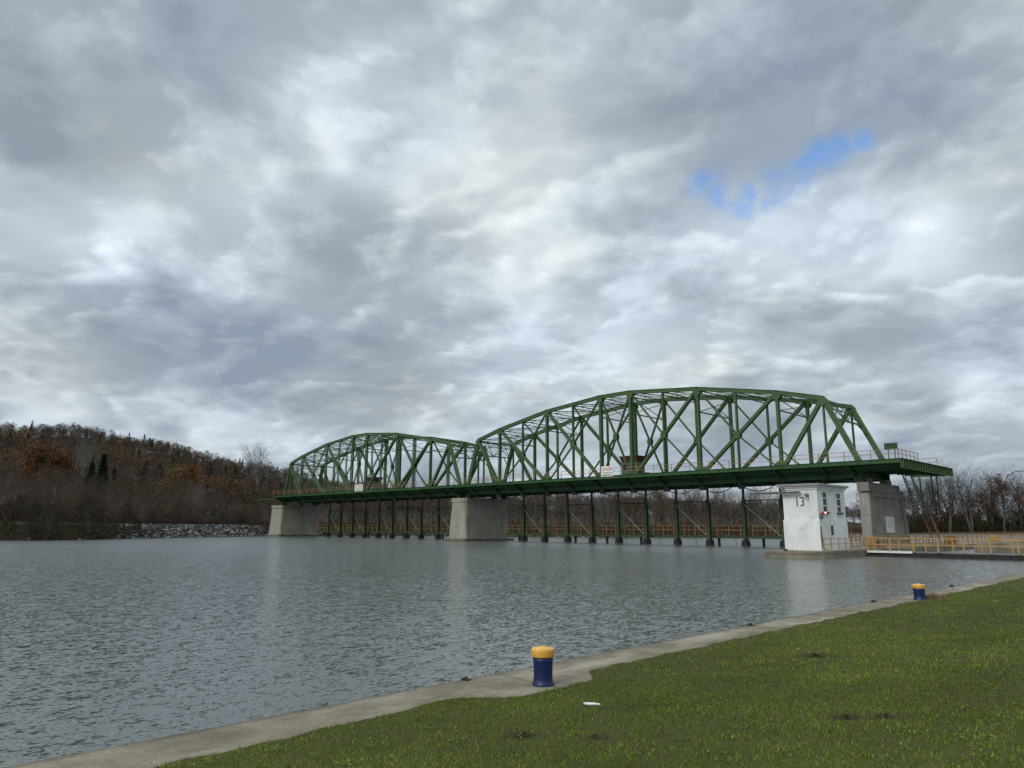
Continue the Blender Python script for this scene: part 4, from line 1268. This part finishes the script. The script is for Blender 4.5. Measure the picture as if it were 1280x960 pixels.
def gen_tree(seed, H, spread=0.5, limbs=11, trunk_frac=0.28, r0=0.28, up=0.25, dens=1.0, multi=1):
    """bare tree: (trunk MB, twig vertex array, twig faces)"""
    R = random.Random(seed)
    tm = MB(); tw = []
    def perp(d):
        a = Vector((R.gauss(0, 1), R.gauss(0, 1), R.gauss(0, 1))); a = a - d * a.dot(d); return a.normalized()
    def twig(p, d, L, w):
        q = p + d * L * .5 + perp(d) * L * .07; e = q + (d + Vector((0, 0, .2))).normalized() * L * .5
        s = perp(d) * w / 2
        tw.append((p - s, p + s, q)); tw.append((q - s * .8, q + s * .8, e))
    def grow(p, d, L, r, lev):
        n = 4 if lev < 2 else 3
        pts = [p]; dd = d
        for i in range(n):
            dd = (dd + perp(dd) * (.10 + .07 * lev) + Vector((0, 0, up * .35 if lev else .03))).normalized()
            pts.append(pts[-1] + dd * L / n)
        if lev <= 2:
            tm.tube(pts, [r * (1 - .72 * i / n) for i in range(n + 1)], 6 if lev == 0 else (4 if lev == 1 else 3))
        else:
            for a, b in zip(pts, pts[1:]):
                s = perp(dd) * r; tw.append((a - s, a + s, b))
        if lev == 3:
            for i in range(int(5 * dens)):
                f = R.uniform(.15, 1) * n; k = min(int(f), n - 1); q = pts[k].lerp(pts[k + 1], f - k)
                d2 = rot_about((pts[k + 1] - pts[k]).normalized(), perp(dd), R.uniform(.3, .9)); twig(q, d2, L * R.uniform(.5, .9), max(r * .8, .018))
            return
        cnt = [limbs, 6, 5][lev]
        for i in range(int(cnt * (dens if lev else 1))):
            lo = trunk_frac if lev == 0 else .2
            f = (lo + (1 - lo) * ((i + R.random()) / cnt)) * n; k = min(int(f), n - 1); q = pts[k].lerp(pts[k + 1], f - k)
            ang = R.uniform(.45, .95) * (1.0 if lev else (1.25 - .7 * i / cnt)) * (spread / .5)
            ax = perp(dd); d2 = rot_about((pts[k + 1] - pts[k]).normalized(), ax, ang)
            LL = L * R.uniform(.42, .62) * (1.15 - .5 * i / cnt if lev == 0 else 1)
            grow(q, d2, LL, r * (1 - .6 * f / n) * .5, lev + 1)
    for m_ in range(multi):
        d = Vector((R.gauss(0, .16) if multi > 1 else R.gauss(0, .04), R.gauss(0, .16) if multi > 1 else R.gauss(0, .04), 1)).normalized()
        grow(Vector((R.gauss(0, .25) * (multi > 1), R.gauss(0, .25) * (multi > 1), -.3)), d, H * .82, r0, 0)
    T = np.array([[tuple(v) for v in t] for t in tw])
    return tm, T.reshape(-1, 3), np.arange(len(T) * 3).reshape(-1, 3)


def leaves(V, F, n, size, seed, tf=0.35):
    """leaf faces scattered around twig vertices"""
    r = np.random.default_rng(seed)
    zmax = V[:, 2].max(); cand = V[V[:, 2] > zmax * tf]
    c = cand[r.integers(0, len(cand), n)] + r.normal(0, .25, (n, 3))
    a = r.normal(0, 1, (n, 3)); a /= np.linalg.norm(a, axis=1)[:, None]; b = np.cross(a, r.normal(0, 1, (n, 3))); b /= np.linalg.norm(b, axis=1)[:, None]
    s = (size * r.uniform(.5, 1.3, n))[:, None]
    q = np.stack([c - a * s, c + b * s * .7, c + a * s, c - b * s * .7], 1).reshape(-1, 3)
    return q, np.arange(4 * n).reshape(-1, 4)


def tree_proto(name, seed, trunk_m, twig_m, leaf=None, **kw):
    r = empty(name, (0, 0, 0))
    tm, TV, TF = gen_tree(seed, **kw)
    t = tm.build('trunk', trunk_m, r, loc=(0, 0, 0))
    for p in t.data.polygons: p.use_smooth = True
    o = np_mesh('crown', TV, TF, twig_m, parent=r)
    if leaf:
        q, f = leaves(TV, TF, leaf[1], leaf[2], seed + 5); l = np_mesh('foliage', q, f, leaf[0], parent=o)
    return r


def pine_proto(name, seed, H):
    r = empty(name); R = np.random.default_rng(seed)
    mb = MB(); mb.tube([(0, 0, -.3), (.05, 0, H * .5), (0, 0.05, H)], [.22, .13, .02], 6); mb.build('trunk', M['bark'], r, loc=(0, 0, 0))
    n = 2600; f = R.uniform(0, 1, n) ** .8; z = H * (.12 + .88 * f); lay = np.floor(f * 16) / 16
    rad_ = (1 - f) * H * .20 * (1 - .35 * ((f * 16) % 1)) + .15; an = R.uniform(0, 6.28, n)
    lob = 1 + .25 * np.sin(an * 3 + lay * 40); q = rad_ * lob * R.uniform(.35, 1, n) ** .6
    c = np.stack([np.cos(an) * q, np.sin(an) * q, z - q * .22], 1)
    s = R.uniform(.10, .24, n)[:, None]; a = np.stack([np.cos(an), np.sin(an), R.normal(-.2, .2, n)], 1); b = np.cross(a, R.normal(0, 1, (n, 3))); b /= np.linalg.norm(b, axis=1)[:, None]
    V = np.stack([c - a * s * 1.8, c + b * s * .8, c + a * s * 1.8, c - b * s * .8], 1).reshape(-1, 3)
    np_mesh('foliage', V, np.arange(4 * n).reshape(-1, 4), M['leaf_pine'], parent=r)
    return r


PROTO = {
    'grey': [tree_proto('bare_tree', 1, M['bark'], M['twig'], H=13, spread=.5), tree_proto('bare_tree', 2, M['bark'], M['twig'], H=14, spread=.42, limbs=12),
             tree_proto('bare_tree', 3, M['bark'], M['twig'], H=12, spread=.6, multi=2, limbs=8, r0=.2)],
    'red': [tree_proto('bare_tree', 4, M['bark'], M['twig_red'], H=11, spread=.55, multi=2, limbs=9, r0=.17), tree_proto('bare_tree', 5, M['bark'], M['twig_red'], H=12, spread=.45)],
    'pale': [tree_proto('pale_tree', 6, M['bark_pale'], M['twig_pale'], H=13, spread=.36, multi=3, limbs=7, r0=.15, trunk_frac=.4)],
    'tall': [tree_proto('bare_tree', 7, M['bark_pale'], M['twig'], H=17, spread=.36, multi=2, limbs=10, r0=.26, trunk_frac=.4, dens=.9)],
    'wide': [tree_proto('bare_tree', 8, M['bark'], M['twig_dark'], H=17, spread=.66, limbs=13, r0=.45, trunk_frac=.35), tree_proto('bare_tree', 9, M['bark'], M['twig_dark'], H=17, spread=.58, multi=2, limbs=10, r0=.36, trunk_frac=.35)],
    'yellow': [tree_proto('yellow_leaved_tree', 10, M['bark'], M['twig'], (M['leaf_yellow'], 1500, .15), H=10, spread=.45)],
    'orange': [tree_proto('orange_leaved_tree', 11, M['bark'], M['twig'], (M['leaf_orange'], 3600, .2), H=11, spread=.5)],
    'rust': [tree_proto('rust_leaved_tree', 12, M['bark'], M['twig'], (M['leaf_rust'], 3000, .16), H=12, spread=.55)],
    'pine': [pine_proto('pine_tree', 13, 12), pine_proto('pine_tree', 14, 12)],
    'shrub': [tree_proto('bare_shrub', 15, M['bark'], M['twig_dark'], H=4.5, spread=.7, multi=4, limbs=7, r0=.06, trunk_frac=.1),
              tree_proto('bare_shrub', 16, M['bark'], M['twig_red'], H=4.5, spread=.65, multi=4, limbs=7, r0=.06, trunk_frac=.1)],
}
USED = set()


def place(kind, px, d, h, label, cat='tree', group=None, var=None):
    ps = PROTO[kind]; p = ps[var if var is not None else random.randrange(len(ps))]
    base = {'grey': 13, 'red': 12, 'pale': 13, 'tall': 17, 'wide': 17, 'yellow': 10, 'orange': 11, 'rust': 12, 'pine': 12, 'shrub': 4.5}[kind]
    if p.name in USED: o = copy_tree(p)
    else: o = p; USED.add(p.name)
    q = wpos(px, d); q.z = float(ground_z(np.array(float(px)), np.array(float(d)))) - .1
    o.location = q; s = h / base
    o.scale = (s * random.uniform(.9, 1.1), s * random.uniform(.9, 1.1), s * random.uniform(.95, 1.05)); o.rotation_euler = (0, 0, random.uniform(0, 6.28))
    tag(o, label, cat, group)
    return o


# distinctive ones first
place('tall', 319, 330, 27, 'tall bare pale-twigged tree standing above the hill crest left of the bridge', 'tree')
place('tall', 366, 330, 22, 'tall bare tree rising behind the left end of the left truss span', 'tree')
place('pale', 80, 215, 17, 'white-stemmed bare tree in front of the orange trees at far left', 'tree')
place('yellow', 212, 205, 13.5, 'olive-yellow leaved tree at the foot of the hill above the rock bank', 'tree')
place('yellow', 780, 214, 9, 'yellowish thinly leaved tree seen under the right truss span', 'tree')
place('yellow', 826, 222, 11, 'taller yellowish tree seen under the right truss span', 'tree')
place('orange', 42, 212, 15, 'large orange-leaved tree at the far left on the lower hillside', 'tree')
place('orange', 68, 216, 13, 'smaller orange-yellow tree right of the large orange tree', 'tree')
place('pine', 107, 200, 14, 'dark green pine at the foot of the hill, left one of the pair', 'tree', var=0)
place('pine', 121, 206, 16, 'dark green pine at the foot of the hill, right one of the pair', 'tree', var=1)
place('orange', 233, 262, 13, 'lone orange-brown tree on the slope above the yellow tree', 'tree')
place('shrub', 62, 126.5, 6.0, 'broad dark bare shrub leaning over the water at far left', 'shrub', var=0)
place('shrub', 112, 134, 6.8, 'tall dark bare shrub on the bank left of the rocks', 'shrub', var=0)
place('shrub', 35, 125.5, 4.2, 'low dark bare shrub at the left end of the shore', 'shrub', var=0)
place('shrub', 190, 152, 3.0, 'small olive-brown shrub where the rocks begin', 'shrub', var=1)
place('pale', 968, 232, 15, 'pale bare tree peeping out beside the roof of the control house', 'tree')
place('pale', 757, 195, 8.5, 'small white-stemmed bare tree seen under the right truss span', 'tree')
place('wide', 1187, 405, 36, 'wide-spreading bare tree just right of the bridge end', 'tree', var=0)
place('wide', 1214, 410, 37, 'tall bare tree with pale forked trunks right of the bridge', 'tree', var=1)
place('wide', 1168, 408, 30, 'bare tree rising close behind the right bridge end', 'tree', var=1)
place('rust', 1256, 415, 28, 'rust-brown leaved tree at the right edge of the far bank', 'tree')
place('wide', 1240, 425, 35, 'bare tree standing behind the rust-brown tree at the right', 'tree', var=0)
place('wide', 1279, 430, 33, 'bare tree cut by the right edge of the picture', 'tree', var=1)

# rows of look-alike trees


def row(n, pxa, pxb, da, db, kinds, hs, label, group, cat='tree'):
    for i in range(n):
        px = pxa + (pxb - pxa) * (i + random.uniform(0, .9)) / n
        d = float(interp(SH, px)) + random.uniform(da, db)
        k = random.choice(kinds); place(k, px, d, random.uniform(*hs), label, cat, group)


row(34, -70, 345, 16, 34, ['grey', 'red', 'grey'], (6, 9.5), 'bare brown tree in the wood behind the railway on the left bank', 'bare trees behind the railway')
row(30, -80, 345, 34, 70, ['grey', 'red', 'grey', 'grey', 'pale'], (8, 12), 'bare grey-brown tree at the foot of the wooded hill', 'bare trees at the foot of the hill')
row(34, -60, 330, 9.5, 14, ['shrub'], (3.5, 6.0), 'bare reddish shrub beside the railway track', 'shrubs along the railway', 'shrub')
row(26, 335, 640, 8, 30, ['grey', 'red', 'red'], (9, 12.5), 'bare brown tree on the bank seen through the left truss span', 'bare trees behind the left span')
row(18, 400, 650, 40, 80, ['grey', 'pale', 'grey'], (12, 16), 'taller bare tree behind the deck of the left truss span', 'taller trees behind the left span')
row(44, 630, 1075, 5, 26, ['grey', 'red', 'red', 'grey'], (10.5, 13.5), 'bare brown tree on the far bank seen under the right truss span', 'bare trees behind the right span')
row(20, 640, 1000, 28, 60, ['grey', 'red', 'pale'], (12, 15), 'bare tree in the second row of the wood behind the right span', 'second row of trees behind the right span')
row(20, 1075, 1330, 6, 22, ['grey', 'red', 'rust'], (14, 20), 'lower brown tree in the thicket on the far right bank', 'trees on the far right bank')
row(12, 1140, 1330, 20, 40, ['wide'], (24, 31), 'bare tree in the back of the thicket on the far right bank', 'back trees on the far right bank')

# hillside wood as one mass


def forest_mass():
    Vs = []; Fs = []; Cs = []; k0 = 0
    def add(V, C):
        nonlocal k0
        n = len(V) // 3
        Vs.append(V); Fs.append(np.arange(k0, k0 + 3 * n).reshape(-1, 3)); Cs.append(C); k0 += 3 * n
    r = np.random.default_rng(77)
    spots = []
    for (pa, pb, da, db, sp) in ((-420, 480, 205, 330, 7.0), (-420, 520, 330, 660, 8.6), (480, 1020, 245, 470, 9), (1000, 1420, 440, 600, 11)):
        d = da
        while d < db:
            step = sp * 905 / d; px = pa + r.uniform(0, step)
            while px < pb:
                p = px + r.uniform(-.45, .45) * step; dd = d + r.uniform(-.45, .45) * sp
                if dd > interp(SH, p) + 40: spots.append((p, dd))
                px += step
            d += sp
    for px, d in spots:
        z = float(ground_z(np.array(px), np.array(d))); b = wpos(px, d, z)
        H = r.uniform(8.5, 13.5); rad_ = H * r.uniform(.26, .40)
        if 480 < px < 1020: H *= .9
        u = r.uniform()
        oz = math.sin(px * .045 + 1.0) + math.sin(d * .03 + px * .02) + .5 * math.sin(px * .11)
        warm = px < 300 and d > 250
        if warm and u < .10 + .26 * max(oz, 0): kind = 'leaf'; col = np.array([[.115, .060, .032], [.165, .088, .036], [.090, .054, .036], [.14, .10, .045]][r.integers(0, 4)]) * .8
        elif u > .955 and px < 700: kind = 'pine'; col = np.array([.020, .032, .018])
        elif u > .87: kind = 'leaf'; col = np.array([.062, .054, .026])
        else: kind = 'bare'; col = np.array([[.062, .050, .041], [.074, .058, .047], [.062, .043, .033], [.048, .039, .032]][r.integers(0, 4)])
        if kind == 'leaf':
            n = 150 if d > 330 else 240
            lob = r.normal(0, 1, (6, 3)); lob /= np.linalg.norm(lob, axis=1)[:, None]; lob *= rad_ * .6; lob[:, 2] *= .9
            c = lob[r.integers(0, 6, n)] + r.normal(0, 1, (n, 3)) * rad_ * .28
            c[:, 2] += H * .62; s = r.uniform(.22, .5, n)[:, None]
        elif kind == 'pine':
            n = 170; f = r.uniform(0, 1, n) ** .7; an = r.uniform(0, 6.28, n); q = (1 - f) * rad_ * .75 * r.uniform(.4, 1, n) + .1
            c = np.stack([np.cos(an) * q, np.sin(an) * q, H * (.12 + .98 * f)], 1); s = r.uniform(.3, .55, n)[:, None]
        if kind != 'bare':
            a = r.normal(0, 1, (n, 3)); a /= np.linalg.norm(a, axis=1)[:, None]; bb = np.cross(a, r.normal(0, 1, (n, 3))); bb /= np.linalg.norm(bb, axis=1)[:, None]
            V = np.stack([c - a * s, c + a * s, c + bb * s * 1.3], 1)
            C = col[None] * r.uniform(.65, 1.35, (n, 1))
        else:
            n = 240 if d > 330 else 280
            f = r.uniform(.25, 1, n); an = r.uniform(0, 6.28, n); el = r.uniform(-.1, 1.2, n)
            q = rad_ * r.uniform(0, .8, n) * np.sin(np.clip(f * 3.0, .3, 2.9)); c = np.stack([np.cos(an) * q, np.sin(an) * q, H * (.2 + .72 * f)], 1)
            L = (H * r.uniform(.07, .16, n))[:, None]; dv = np.stack([np.cos(an) * np.cos(el), np.sin(an) * np.cos(el), np.sin(el)], 1)
            w = (r.uniform(.03, .07, n) * (1.0 if d < 330 else 1.6))[:, None]
            sd_ = np.cross(dv, r.normal(0, 1, (n, 3))); sd_ /= np.linalg.norm(sd_, axis=1)[:, None]
            V = np.stack([c - sd_ * w, c + sd_ * w, c + dv * L], 1); C = col[None] * r.uniform(.7, 1.5, (n, 1))
            # stem
            lean = r.normal(0, .4, 2); st_ = np.array([[[-.13, 0, -.5], [.13, 0, -.5], [lean[0], lean[1], H * .78]], [[0, -.13, -.5], [0, .13, -.5], [lean[0], lean[1], H * .78]]])
            V = np.concatenate([V, st_]); pc = np.array([.13, .115, .10]) if r.uniform() < .3 else np.array([.055, .048, .04]); C = np.concatenate([C, np.tile(pc, (2, 1))])
        V = V + np.array(b)[None, None]
        add(V.reshape(-1, 3), C)
    tag(np_mesh('hillside_forest', np.concatenate(Vs), np.concatenate(Fs), M['forest'], np.concatenate(Cs)), kind='stuff')
    print('forest trees', len(spots))


forest_mass()


def undergrowth():
    """brush along all far banks"""
    r = np.random.default_rng(5)
    Vs = []; Cs = []
    # (px range, distance behind shore range, height range, count, colours)
    for pa, pb, oa, ob, ha, hb, n, cols_ in (
            (-250, 345, 9, 22, 1.2, 3.4, 30000, [(.080, .045, .030), (.060, .038, .026), (.05, .035, .024)]),
            (140, 350, 1.5, 8, .3, 1.1, 7000, [(.05, .04, .028), (.06, .05, .03)]),
            (-250, 178, .3, 7.5, .5, 2.0, 34000, [(.040, .032, .02), (.055, .046, .03), (.035, .036, .018)]),
            (330, 1090, 3, 14, 1.0, 3.6, 52000, [(.075, .045, .032), (.055, .038, .028), (.06, .045, .03)]),
            (335, 1090, .5, 4, .4, 1.2, 16000, [(.07, .058, .04), (.045, .036, .026)]),
            (1080, 1400, 0.5, 10, 2.5, 9.0, 30000, [(.050, .050, .022), (.038, .036, .018), (.032, .027, .018)]),
            (1080, 1400, 8, 20, 6.0, 12.0, 22000, [(.055, .042, .028), (.045, .045, .022), (.06, .035, .022)])):
        px = r.uniform(pa, pb, n); d = interp(SH, px) + r.uniform(oa, ob, n)
        clump = .5 + .5 * np.sin(px * .09 + np.sin(px * .031) * 3) * np.sin(px * .023 + d * .2)
        h = r.uniform(ha, hb, n) * (.45 + .75 * clump)
        z = ground_z(px, d)
        P = fh[None] * d[:, None] + r0[None] * (d * (px - 640) / 905.0)[:, None]
        base = P.copy(); base[:, 2] = z + h * r.uniform(0, .75, n) - .1
        L = h * r.uniform(.15, .45, n); dv = np.stack([r.normal(0, .5, n), r.normal(0, .5, n), r.uniform(.3, 1, n)], 1); dv /= np.linalg.norm(dv, axis=1)[:, None]
        w = (r.uniform(.025, .075, n) * (1 if pa < 1000 else 2.6))[:, None]
        s = np.cross(dv, r.normal(0, 1, (n, 3))); s /= np.linalg.norm(s, axis=1)[:, None]
        Vs.append(np.stack([base - s * w, base + s * w, base + dv * L[:, None]], 1).reshape(-1, 3))
        Cs.append(np.array(cols_)[r.integers(0, len(cols_), n)] * r.uniform(.6, 1.4, (n, 1)))
    V = np.concatenate(Vs)
    tag(np_mesh('bank_brush', V, np.arange(len(V)).reshape(-1, 3), M['forest'], np.concatenate(Cs)), kind='stuff')


undergrowth()


def riprap():
    r = np.random.default_rng(9)
    bm = bmesh.new(); bmesh.ops.create_icosphere(bm, subdivisions=1, radius=1); bv = np.array([v.co[:] for v in bm.verts]); bf = np.array([[v.index for v in f.verts] for f in bm.faces]); bm.free()
    Vs = []; Fs = []; Cs = []; k = 0
    for i in range(2600):
        if i < 1900: px = r.uniform(150, 350)
        elif i < 1930: px = r.uniform(-60, 150)
        else: px = r.uniform(350, 1080)
        o_ = r.uniform(0.2, 7.0) if i < 1900 else r.uniform(0, 3)
        if i < 1900 and r.uniform() < .55 * (1 - min((px - 150) / 70, 1)): continue
        d = float(interp(SH, px)) + o_; s = r.uniform(.16, .48) * (1 if i < 2050 else .8)
        v = bv * (1 + r.normal(0, .16, (len(bv), 1))) * s * np.array([r.uniform(.8, 1.4), r.uniform(.8, 1.3), r.uniform(.55, .9)])
        a = r.uniform(0, 6.28); ca, sa = math.cos(a), math.sin(a); v = np.stack([v[:, 0] * ca - v[:, 1] * sa, v[:, 0] * sa + v[:, 1] * ca, v[:, 2]], 1)
        b = wpos(px, d, max(0, float(ground_z(np.array(px), np.array(d)))) + .05); v = v + np.array(b)
        g = r.uniform(.02, .12) if r.uniform() < .74 else r.uniform(.13, .27)
        Vs.append(v); Fs.append(bf + k); k += len(v); Cs.append(np.tile(np.array([g, g * .97, g * .94]), (len(bf), 1)) * r.uniform(.85, 1.1, (len(bf), 1)))
    tag(np_mesh('riprap_rocks', np.concatenate(Vs), np.concatenate(Fs), M['rock'], np.concatenate(Cs)), kind='stuff')


riprap()

# railway along the left bank
mb = MB()
for off in (7.6, 9.0):
    pts = []
    for px in list(range(-500, 346, 15)):
        d = float(interp(SH, px)) + off; z = float(ground_z(np.array(float(px)), np.array(d))) + .42; pts.append(wpos(px, d, z))
    for a, b in zip(pts, pts[1:]): mb.beam(a, b, .09, .20)
tr = mb.build('railway_track', M['rail_steel']); tag(tr, kind='structure')
mb = MB(); pts = []
for px in range(-500, 346, 15): pts.append(px)
vs = []; fs = []
for i, px in enumerate(pts):
    for off, dz in ((6.3, .02), (7.2, .30), (9.4, .30), (10.6, .02)):
        d = float(interp(SH, px)) + off; vs.append(tuple(wpos(px, d, float(ground_z(np.array(float(px)), np.array(d))) + dz)))
    if i:
        for j in range(3): a = (i - 1) * 4 + j; fs.append((a, a + 4, a + 5, a + 1))
mb.add(vs, fs)
M['ballast'] = mat('dark_ballast', (.045, .036, .03), .95, 0, (.085, .07, .06), 3.0, coord='World')
tag(mb.build('railway_ballast', M['ballast']), kind='structure')
# low concrete ledge at the left pier foot
mb = MB(); mb.box(-196, -182.9, 88.2, 96, -1, .35); tag(mb.build('concrete_ledge', M['concrete_old'], bevel=.04), 'low pale concrete ledge at the water left of the left pier', 'ledge')

for ps in PROTO.values():          # any prototype that was never placed
    for p in ps:
        if p.name not in USED:
            for c in list(p.children_recursive): bpy.data.objects.remove(c)
            bpy.data.objects.remove(p)
